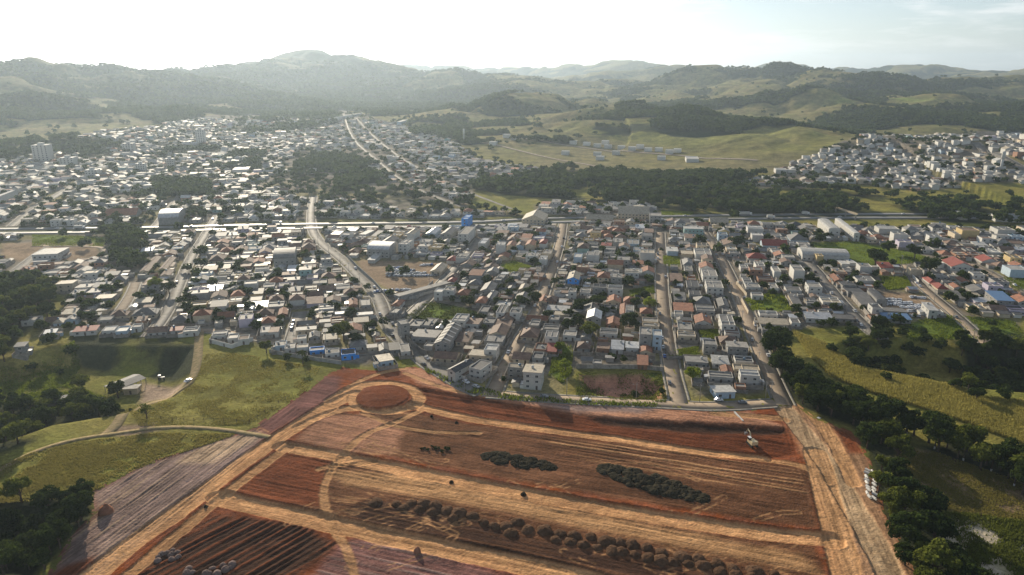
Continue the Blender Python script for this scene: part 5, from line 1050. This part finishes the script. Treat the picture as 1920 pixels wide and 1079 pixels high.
# van and tractor in the farm yard
p = at(353, 716); e = car(p[0], p[1], RAD(65), 'white', None, 'white car driving down the farm track'); 
p = at(303, 712); e = empty('tractor', (*p, h1(*p)), RAD(20)); m = CARP['grey']
b = MB(); b.box(-.2, 1.7, -.45, .45, .7, 1.4, m, True); b.build('engine_hood', e); b = MB(); b.box(-1.3, -.2, -.7, .7, .9, 1.3, m, True); 
for sx in (-1.2, -.3):
    for sy in (-.6, .6): b.tube([(sx, sy, 1.3), (sx, sy, 2.5)], [.05, .05], m, 6)
b.build('cab', e); b = MB(); b.box(-1.4, -.1, -.8, .8, 2.5, 2.62, CARP['white'], True); b.build('canopy', e)
for sx, sy, r in ((-.8, -.85, .8), (-.8, .85, .8), (1.3, -.65, .45), (1.3, .65, .45)): b = MB(); b.tube([(sx, sy-.18, r), (sx, sy+.18, r)], [r, r], M_TYRE, 16); b.build('wheel', e)
tag(e, 'dark tractor with pale canopy parked on the farm yard', 'tractor')
# excavator
p = plane(1410, 832); e = empty('excavator', (p[0], p[1], ezat(*p)+.1), RAD(100)); Y_ = mat('excavator_paint', (.62,.5,.3), .5, var=.15)
for s in (-1, 1):
    b = MB(); b.tube([(-2, s*1.15-.3, .5), (-2, s*1.15+.3, .5)], [.5, .5], M_TYRE, 14); b.tube([(2, s*1.15-.3, .5), (2, s*1.15+.3, .5)], [.5, .5], M_TYRE, 14); b.box(-2, 2, s*1.15-.29, s*1.15+.29, .03, .97, M_TYRE, True); b.build('track', e)
b = MB(); b.box(-2.3, 1.5, -1.4, 1.4, 1.1, 2.2, Y_, True); b.box(-2.3, -.9, -1.35, 1.35, 2.2, 2.6, Y_); b.build('body', e)
b = MB(); b.box(.1, 1.6, .35, 1.38, 2.2, 3.3, M_GLASS, True); b.box(0, 1.7, .3, 1.42, 3.3, 3.42, CARP['white'], True); b.build('cab', e)
b = MB(); b.tube([(1.4, -.3, 1.6), (3.0, -.3, 4.3), (4.8, -.3, 4.9)], [.35, .32, .22], Y_, 4); b.build('boom', e)
b = MB(); b.tube([(4.7, -.3, 5.0), (6.1, -.3, 2.6)], [.26, .18], Y_, 4); b.build('arm', e)
b = MB(); b.box(5.7, 6.5, -.85, .25, 1.6, 2.6, M_RIM, True); b.build('bucket', e); tag(e, 'pale yellow tracked excavator at work on the dark embankment', 'excavator')

# ------------------------------------------------------------------ earth mounds, heaps, pipes
def mound_mesh(seed, m, w=1, l=1, h=1, n=20, rough=.22):
    th_ = np.linspace(0, 2*pi, n, endpoint=False); V = []; rs = [1.12, .95, .75, .55, .33, .12]
    for k, r in enumerate(rs):
        for t in th_:
            q = r*(1+rough*(noise(np.array([cos(t)*1.7+5+seed*9]), np.array([sin(t)*1.7+r*2+5]), seed)[0]-.5)*2); z = (max(0, 1-min(r, 1.12)**2/1.26))**.75*(1+rough*.6*(noise(np.array([cos(t)*4*r+seed]), np.array([sin(t)*4*r+3]), seed+2)[0]-.5)*2.0)
            V.append((q*cos(t)*w/2, q*sin(t)*l/2, z*h if k else -.35))
    V.append((0, 0, h*1.02)); b = MB(); b.v = V; k_ = b.mi(m)
    for k in range(len(rs)-1):
        for i in range(n): b.f.append((k*n+i, k*n+(i+1) % n, (k+1)*n+(i+1) % n, (k+1)*n+i)); b.m.append(k_)
    for i in range(n): b.f.append(((len(rs)-1)*n+i, (len(rs)-1)*n+(i+1) % n, len(V)-1)); b.m.append(k_)
    return b.mesh('mound', True)
M_SOIL = mat('heaped_soil', (.13,.075,.045), .95, var=.3, spec=.02, scale=.8, bump=.35, bscale=1.5); M_DSOIL = mat('dark_topsoil', (.035,.028,.018), .95, var=.4, spec=.02, scale=.6, bump=.5, bscale=1.2, col2=(.03,.028,.018)); M_RSOIL = mat('red_soil', (.33,.16,.1), .9, var=.3, spec=.02, bump=.2); M_GSOIL = mat('pale_subsoil', (.22,.16,.14), .9, var=.3, spec=.02, bump=.2)
mm = [mound_mesh(i, M_SOIL, 1, 1, 1, 26, .27) for i in range(8)]
TS2 = 0
up = [(705,938),(744,942),(772,939),(797,940),(818,946),(838,953),(861,958),(886,964),(907,976),(927,983),(950,982),(971,975),(990,990),(1022,991),(1050,997),(1077,1000),(1107,1003),(1137,1011),(1162,1013),(1186,1018),(1213,1024),(1240,1031),(1280,1040),(1310,1044),(1345,1052),(1375,1062),(1415,1066),(1452,1072)]
lo = [(757,948),(786,950),(812,956),(850,968),(957,996),(1042,1008),(1070,1012),(1094,1018),(1120,1023),(1148,1028),(1165,1031),(1190,1036),(1215,1041),(1240,1047),(1262,1050),(1290,1052),(1318,1056),(1350,1066),(1380,1074),(1410,1077)]
for nm, L_, s0 in (('upper', up, 5.2), ('lower', lo, 5.0)):
    for i, (px, py) in enumerate(L_):
        p = plane(px, py+5); e = link('earth_mound', mm[(i*3+len(nm)) % 8]); R = random.Random(i+px); s = s0*R.uniform(.7, 1.15); e.location = (p[0], p[1], ezat(*p)-.1); e.scale = (s, s*.95, 1.45*s/4.6*R.uniform(.7, 1.1)); e.rotation_euler = (0, 0, R.uniform(0, 6))
        tag(e, f'dumped brown earth mound, {ordw(i+1)} from the left in the {nm} row', 'earth mound', 'earth mounds dumped in two rows')
gml = []; gm = [mound_mesh(20+i, M_GSOIL) for i in range(3)]
for i in range(26):
    R = random.Random(i+900); px, py = (R.uniform(296, 335), R.uniform(1032, 1052)) if i < 11 else (R.uniform(345, 435), R.uniform(1058, 1078)); p = plane(px, py); e = link('earth_mound', gm[i % 3]); s = R.uniform(1.6, 2.6); e.location = (p[0], p[1], ezat(*p)-.05); e.scale = (s, s, s*.45)
    gml.append((px, e, i < 11))
for cl2 in (True, False):
    for i, (px, e) in enumerate(sorted([(g[0], g[1]) for g in gml if g[2] == cl2], key=lambda g: g[0])): tag(e, f'small pale mound, {ordw(i+1)} from the left in the {["lower", "upper"][cl2]} cluster by dark furrows', 'earth mound', 'small pale mounds')
for i, (x0, x1, y0, y1, h, sd) in enumerate([(905,1040,850,885,2.6,3),(1122,1325,872,945,3.4,5)]):
    a, b_ = plane(x0, y0+4), plane(x1, y1-8); l = np.linalg.norm(b_-a); c = (a+b_)/2
    hb = MB(); hmesh = [mound_mesh(60+q, M_DSOIL, 1, 1, 1, 14, .35) for q in range(4)]; R = random.Random(i)
    for q in range(170 if i else 110):
        t_ = R.uniform(-.5, .5); v_ = R.uniform(-.13, .13)*sqrt(max(0, 1-(2*t_)**2))*l; sz = R.uniform(2.2, 4.6)*(1-.8*abs(t_)**2); me = hmesh[q % 4]; k0 = len(hb.v); zz = .42*h*R.uniform(.5, 1)*(1-1.6*t_*t_); ra = R.uniform(0, 6)
        hb.v += [(t_*l+sz*(v.co.x*cos(ra)-v.co.y*sin(ra)), v_+sz*(v.co.x*sin(ra)+v.co.y*cos(ra)), v.co.z*zz) for v in me.vertices]; hb.mi(M_DSOIL); hb.f += [tuple(k0+w for w in f.vertices) for f in me.polygons]; hb.m += [0]*len(me.polygons)
    e = hb.build('topsoil_heap', None, True); e.location = (c[0], c[1], ezat(*c)-.1); e.rotation_euler = (0, 0, atan2(*(b_-a)[::-1]))
    tag(e, ['smaller long dark topsoil heap in the middle plots', 'larger long dark topsoil heap toward the haul road'][i], 'soil heap')
for px, py, w, h, m, nm, lb in [(783,1036,2.4,2.0,M_RSOIL,'earth_mound','lone steep red earth mound casting a shadow beside the lowest track'),(200,962,4.2,3.2,M_RSOIL,'earth_mound','tall pinkish earth mound on the pale furrowed slope'),(386,950,1.5,.9,M_DSOIL,'earth_mound','small dark clod beside the main diagonal track'),(809,782,1.6,1.0,M_DSOIL,'earth_mound','small dark mound right of the roundabout'),(847,902,1.8,1.1,M_DSOIL,'bush','small dark bush on the middle track'),(981,925,2.0,1.2,M_DSOIL,'bush','small dark bush between middle tracks'),(856,793,1.6,.8,M_DSOIL,'earth_mound','low dark mound below the upper track')]:
    p = plane(px, py); e = link(nm, mound_mesh(int(px), m, 1, 1, 1, 16, .4)); e.location = (p[0], p[1], ezat(*p)-.1); e.scale = (w, w, h); tag(e, lb, nm.replace('_', ' '))
for i in range(9):
    R = random.Random(i+40); px = 790+i*6.5; py = 843+R.uniform(-5, 6); p = plane(px, py); e = empty('bush', (p[0], p[1], ezat(*p)-.1), R.uniform(0, 6)); s = R.uniform(1.4, 2.4); e.scale = (s, s, s*.9); link('foliage', TREEV[0][0], e).location = (0, 0, -.3); tag(e, f'dark uprooted bush, {ordw(i+1)} from the left in the clump below the tracks', 'bush', 'uprooted bushes')
pm = MB(); 
n = 14
for i in range(n):
    a0, a1 = 2*pi*i/n, 2*pi*(i+1)/n
    for r, fl in ((.55, 0), (.44, 1)):
        q = [(-.95, r*cos(a0), r*sin(a0)+.55), (.95, r*cos(a0), r*sin(a0)+.55), (.95, r*cos(a1), r*sin(a1)+.55), (-.95, r*cos(a1), r*sin(a1)+.55)]; pm.poly(q[::-1] if fl else q, M_POLE)
    for x in (-.95, .95): pm.poly([(x, .55*cos(a0), .55*sin(a0)+.55), (x, .55*cos(a1), .55*sin(a1)+.55), (x, .44*cos(a1), .44*sin(a1)+.55), (x, .44*cos(a0), .44*sin(a0)+.55)], M_POLE)
M_PIPE = mat('pale_concrete_pipe', (.62,.6,.56), .7, var=.15); pm.mats = [M_PIPE]; pmesh = pm.mesh('concrete_pipe', False); k = 0
for r in range(9):
    for c in range(2):
        R0_ = random.Random(r*7+c); px = 1625+c*12+R0_.uniform(-2, 2)+r*.4; py = 884+r*6.2+c*2.6+R0_.uniform(-1.2, 1.2); p = plane(px, py); o_ = link('concrete_pipe', pmesh); o_.location = (p[0], p[1], max(ezat(*p), h1(*p)-.1)); R = random.Random(k); o_.rotation_euler = (0, 0, RAD(100)+R.uniform(-.55, .55)); k += 1
        tag(o_, f'pale concrete pipe, {ordw(c+1)} in the {ordw(r+1)} row of the stack beside the haul road', 'pipe', 'concrete pipes stacked by the haul road')
# ------------------------------------------------------------------ poles, walls, fences, shed, footbridge
pl = MB(); pl.tube([(0, 0, -.5), (0, 0, 9)], [.17, .11], M_POLE, 8); PM_ = pl.mesh('pole', True); ca = MB(); ca.box(-1.0, 1.0, -.06, .06, 8.3, 8.45, M_POLE, True)
for q in (-.9, -.4, .4, .9): ca.tube([(q, 0, 8.45), (q, 0, 8.7)], [.05, .04], WALL['w'][1], 6)
CAM_ = ca.mesh('crossarm'); la = MB(); la.tube([(0, 0, 7.6), (0, -1.4, 8.1)], [.04, .04], M_POLE, 5); la.box(-.12, .12, -1.9, -1.35, 8.05, 8.17, M_RIM, True); LAM = la.mesh('lamp_arm')
pole0 = None; polel = []
for k in ('winding avenue', 'bottom road', 'central street', 'straight street', 'eastern street', 'warehouse street', 'scrapyard lane', 'outer lane', 'diagonal street', 'market street', 'bank lane', 'short street'):
    P = np.array(STW[k]); T = np.gradient(P, axis=0); T /= np.linalg.norm(T, axis=1)[:, None]; s = np.r_[0, np.cumsum(np.linalg.norm(np.diff(P, axis=0), axis=1))]; prev = None; o_ = STREETS[k][1]/2+1.3
    for j, q in enumerate(np.arange(6, min(s[-1], 330), 32)):
        i = int(np.searchsorted(s, q)); i = min(i, len(P)-1); n = np.array([T[i, 1], -T[i, 0]]); p = P[i]-n*o_
        a = atan2(T[i, 1], T[i, 0])-pi/2
        if pole0 is None: e = empty('utility_pole', (0, 0, 0)); ch = [link('pole', PM_, e), link('crossarm', CAM_, e), link('lamp_arm', LAM, e)]; pole0 = (e, ch)
        else:
            e = pole0[0].copy(); C.objects.link(e)
            for c_ in pole0[1]: d_ = c_.copy(); C.objects.link(d_); d_.parent = e
        e.location = (*p, h1(*p)); e.rotation_euler = (0, 0, a+pi/2*0)
        tag(e, f'concrete utility pole, {ordw(j+1)} from the near end of {k}', 'utility pole', 'utility poles along the streets')
        top = np.array([p[0], p[1], h1(*p)+8.6])
        if prev is not None: polel.append((prev, top))
        prev = top
wb = MB(); M_WIRE = mat('power_cable', (.03,.03,.03), .6, var=.05)
for k, (a, b) in enumerate(polel):
    w_ = MB(); pts = [tuple(a*(1-t)+b*t-np.array([0, 0, 1.0*4*t*(1-t)*.8])) for t in np.linspace(0, 1, 9)]; w_.tube(pts, [.035]*9, M_WIRE, 4, False); o_ = w_.build('power_cable'); nb = nearest_street((a[0]+b[0])/2, (a[1]+b[1])/2)
    tag(o_, f'thin sagging cable between poles along {nb[1]}, span {k+1}' if 0 else f'thin dark cable between utility poles, {ordw(k+1)} span along the streets', 'cable', 'cables between the utility poles')
def wall(pts, h, m, lab, name='boundary_wall', t=.22):
    Q = [at(*p) for p in pts]; b = MB()
    for a, c in zip(Q[:-1], Q[1:]):
        n = max(1, int(np.linalg.norm(c-a)/5))
        for i in range(n):
            p, q = a+(c-a)*i/n, a+(c-a)*(i+1)/n; d = (q-p)/np.linalg.norm(q-p); nn = np.array([-d[1], d[0]])*t/2; z = min(h1(*p), h1(*q)); k = len(b.v)
            b.v += [(*(p-nn), z-1), (*(q-nn), z-1), (*(q+nn), z-1), (*(p+nn), z-1), (*(p-nn), z+h), (*(q-nn), z+h), (*(q+nn), z+h), (*(p+nn), z+h)]; mi = b.mi(m)
            for f in ((0,1,5,4),(1,2,6,5),(2,3,7,6),(3,0,4,7),(4,5,6,7)): b.f.append(tuple(k+i_ for i_ in f)); b.m.append(mi)
    o_ = b.build(name); tag(o_, lab, 'wall')
wall([(752,618),(765,640),(790,662),(800,666)], 2.6, M_YARD, 'grey wall inside the bend of the winding avenue')
wall([(650,482),(672,505),(700,530),(722,555)], 2.4, WALL['g'][1], 'pale wall along the upper winding avenue')
wall([(724,555),(782,562),(812,532)], 2.6, WALL['g'][1], 'pale wall closing the lower end of the car yard')
wall([(1625,438),(1642,456)], 4, WALL['w'][1], 'white wall segment beside the green field')
wall([(1570,530),(1630,598)], 3, M_YARD, 'long wall in front of the dark sheds')
wall([(1390,565),(1403,590)], 2.4, WALL['c'][1], 'cream wall of the walled green lot')
wall([(1478,548),(1492,580)], 2.8, WALL['c'][1], 'cream wall right of the walled green lot')
wall([(1250,655),(1250,675),(1313,672)], 2, M_YARD, 'low wall around the fenced corner lot')
wall([(505,662),(560,672),(640,684)], 2.2, WALL['g'][1], 'dim wall behind the row of flat houses')
wall([(1080,691),(1200,692),(1245,697)], 2.5, M_YARD, 'retaining wall above the dug pit', t=.4)
wall([(393,643),(435,654),(475,640)], 2.6, WALL['w'][1], 'white wall around the flat roofed compound')
wall([(1090,455),(1180,452)], 2.2, M_YARD, 'block wall across the upper middle block')
wall([(870,505),(935,503)], 2.4, WALL['g'][1], 'pale wall below the bright garden')
wall([(1704,515),(1722,532)], 2.4, WALL['w'][1], 'white wall at the top of scrapyard lane')
wall([(1380,533),(1400,556)], 2.4, WALL['c'][1], 'cream wall above the walled lot')
def fence(pts, lab, sp=4.0):
    Q = [at(*p) for p in pts]; e = empty('wire_fence', (*Q[0], h1(*Q[0]))); o0 = np.array([*Q[0], h1(*Q[0])]); b = MB(); b.box(-.08, .08, -.08, .08, -.4, 1.4, M_BARK); me = b.mesh('post'); tops = []
    for a, c in zip(Q[:-1], Q[1:]):
        n = max(1, int(np.linalg.norm(c-a)/sp))
        for i in range(n): p = a+(c-a)*i/n; q = link('post', me, e); z = h1(*p); q.location = (p[0]-o0[0], p[1]-o0[1], z-o0[2]); tops.append((p[0]-o0[0], p[1]-o0[1], z-o0[2]))
    w = MB()
    for h in (.5, .9, 1.3): w.tube([(x, y, z+h) for x, y, z in tops], [.025]*len(tops), M_WIRE, 3, False)
    w.build('wire', e); tag(e, lab, 'fence')
fence([(302,786),(345,789),(420,790),(468,793),(510,765),(560,733)], 'wire fence around the lower side of the pasture')
fence([(1255,646),(1310,645)], 'short fence at the corner lot')
fence([(1690,908),(1760,955),(1880,975)], 'wire fence between the dim meadow and sandy ground', 5)
# open shed of the farm and its neighbours
a = plane(205, 725, -8+4); b_ = plane(262, 702, -8+4); c = (a+b_)/2; l = np.linalg.norm(b_-a); e = empty('open_shed', (*c, h1(*c)), atan2(*(b_-a)[::-1])); rf = MB(); wd = 5.2; z = 4.2
for s in (-1, 1):
    q = [(-l/2, s*wd, z-1), (l/2, s*wd, z-1), (l/2, 0, z), (-l/2, 0, z)]; rf.poly(q, ROOF['g'][1]); rf.poly([(x, y, zz-.12) for x, y, zz in q[::-1]], ROOF['g'][1]); rf.poly([q[0], q[1], (q[1][0], q[1][1], q[1][2]-.12), (q[0][0], q[0][1], q[0][2]-.12)], ROOF['g'][1])
rf.build('roof', e)
for i in range(7):
    for s in (-1, 1): b = MB(); x = -l/2+.4+i*(l-.8)/6; b.box(x-.12, x+.12, s*(wd-.4)-.12, s*(wd-.4)+.12, -1, z-.85, M_POLE); b.build('post', e)
tag(e, 'long open farm shed with light grey gabled roof on posts', 'shed')
for (x0, y0, x1, y1, st, wl_, rf_, k_, rz, lab) in [(100,742,130,752,1,'g','g','s',20,'low grey roofed hut between farmyard trees'),(232,722,262,727,1,'c','c','s',8,'small pale roofed lean-to in front of the open shed'),(150,745,190,755,1,'g','g','g',15,'dim grey roofed farmhouse hidden by trees')]:
    x, y, w, d, z0 = from_roof(x0, y0, x1, y1, 3.4, RAD(rz)); place_house(x, y, w, min(d, 10), RAD(rz), k_, st, wl_, rf_, 2, 'farm_hut', 'farm building', lab, False, z0)
# footbridge over the highway
a, b_ = at(1600, 412), at(1552, 396); c = (a+b_)/2; l = np.linalg.norm(b_-a)+8; e = empty('footbridge', (*c, h1(*c)), atan2(*(b_-a)[::-1])); m = WALL['c'][1]
b = MB(); b.box(-l/2, l/2, -1.3, 1.3, 5.6, 6.0, m, True); b.build('deck', e)
for s in (-1, 1): b = MB(); b.box(-l/2, l/2, s*1.25-.06, s*1.25+.06, 6.0, 7.1, m); b.build('railing', e)
for x in (-l/2+1, -l/6, l/6, l/2-1): b = MB(); b.box(x-.35, x+.35, -.8, .8, -1, 5.6, M_POLE); b.build('pier', e)
tag(e, 'pale concrete footbridge rising over the highway beside the vaulted halls', 'footbridge')
# water towers
for px, py, h, r_, lab in [(1876,320,24,2.2,'white cylindrical water tower on the right hillside'),(870,268,26,1.8,'slim white water tower above the middle suburb'),(1797,318,0,0,None),(708,250,15,1.5,'small pale water tower near the end of the long avenue')]:
    if not lab: continue
    p = at(px, py); e = empty('water_tower', (*p, h1(*p))); b = MB(); b.tube([(0, 0, -1), (0, 0, h*.6)], [r_*.7]*2, WALL['w'][1], 14); b.build('shaft', e, True); b = MB(); b.tube([(0, 0, h*.6), (0, 0, h*.64), (0, 0, h), (0, 0, h+.8)], [r_*.7, r_, r_, .2], WALL['w'][1], 14); b.build('tank', e, True); tag(e, lab, 'water tower')
# timber beams beside the road
for i, (a, b_) in enumerate([((1377,773),(1393,790)),((1404,758),(1424,763)),((1430,760),(1440,764))]):
    A_, B_ = plane(*a), plane(*b_); c = (A_+B_)/2; l = np.linalg.norm(B_-A_); o_ = MB(); o_.box(-l/2, l/2, -.35, .35, 0, .5, M_PIPE, True); e = o_.build('concrete_beam'); e.location = (*c, ezat(*c)); e.rotation_euler = (0, 0, atan2(*(B_-A_)[::-1])); tag(e, ['long pale concrete beam lying aslant on the red ground', 'pale beam lying at the foot of the eastern street', 'short pale beam right beside the longer one'][i], 'beam')
# ------------------------------------------------------------------ haze
hz_ = bpy.data.meshes.new('haze'); b = MB(); b.box(-17500, 17500, -600, 17800, -30, 420, M_PIPE, True); hz_.from_pydata(b.v, [], b.f); o = link('haze', hz_); tag(o, 'pale haze hanging over the whole valley', kind='stuff')
hm = bpy.data.materials.new('haze'); hm.use_nodes = True; n = hm.node_tree; n.nodes.clear(); ou = n.nodes.new('ShaderNodeOutputMaterial'); pv = n.nodes.new('ShaderNodeVolumePrincipled')
pv.inputs['Density'].default_value = 7.8e-5; pv.inputs['Color'].default_value = (.68, .84, 1, 1); pv.inputs['Anisotropy'].default_value = .52; n.links.new(pv.outputs[0], ou.inputs['Volume']); hz_.materials.append(hm)
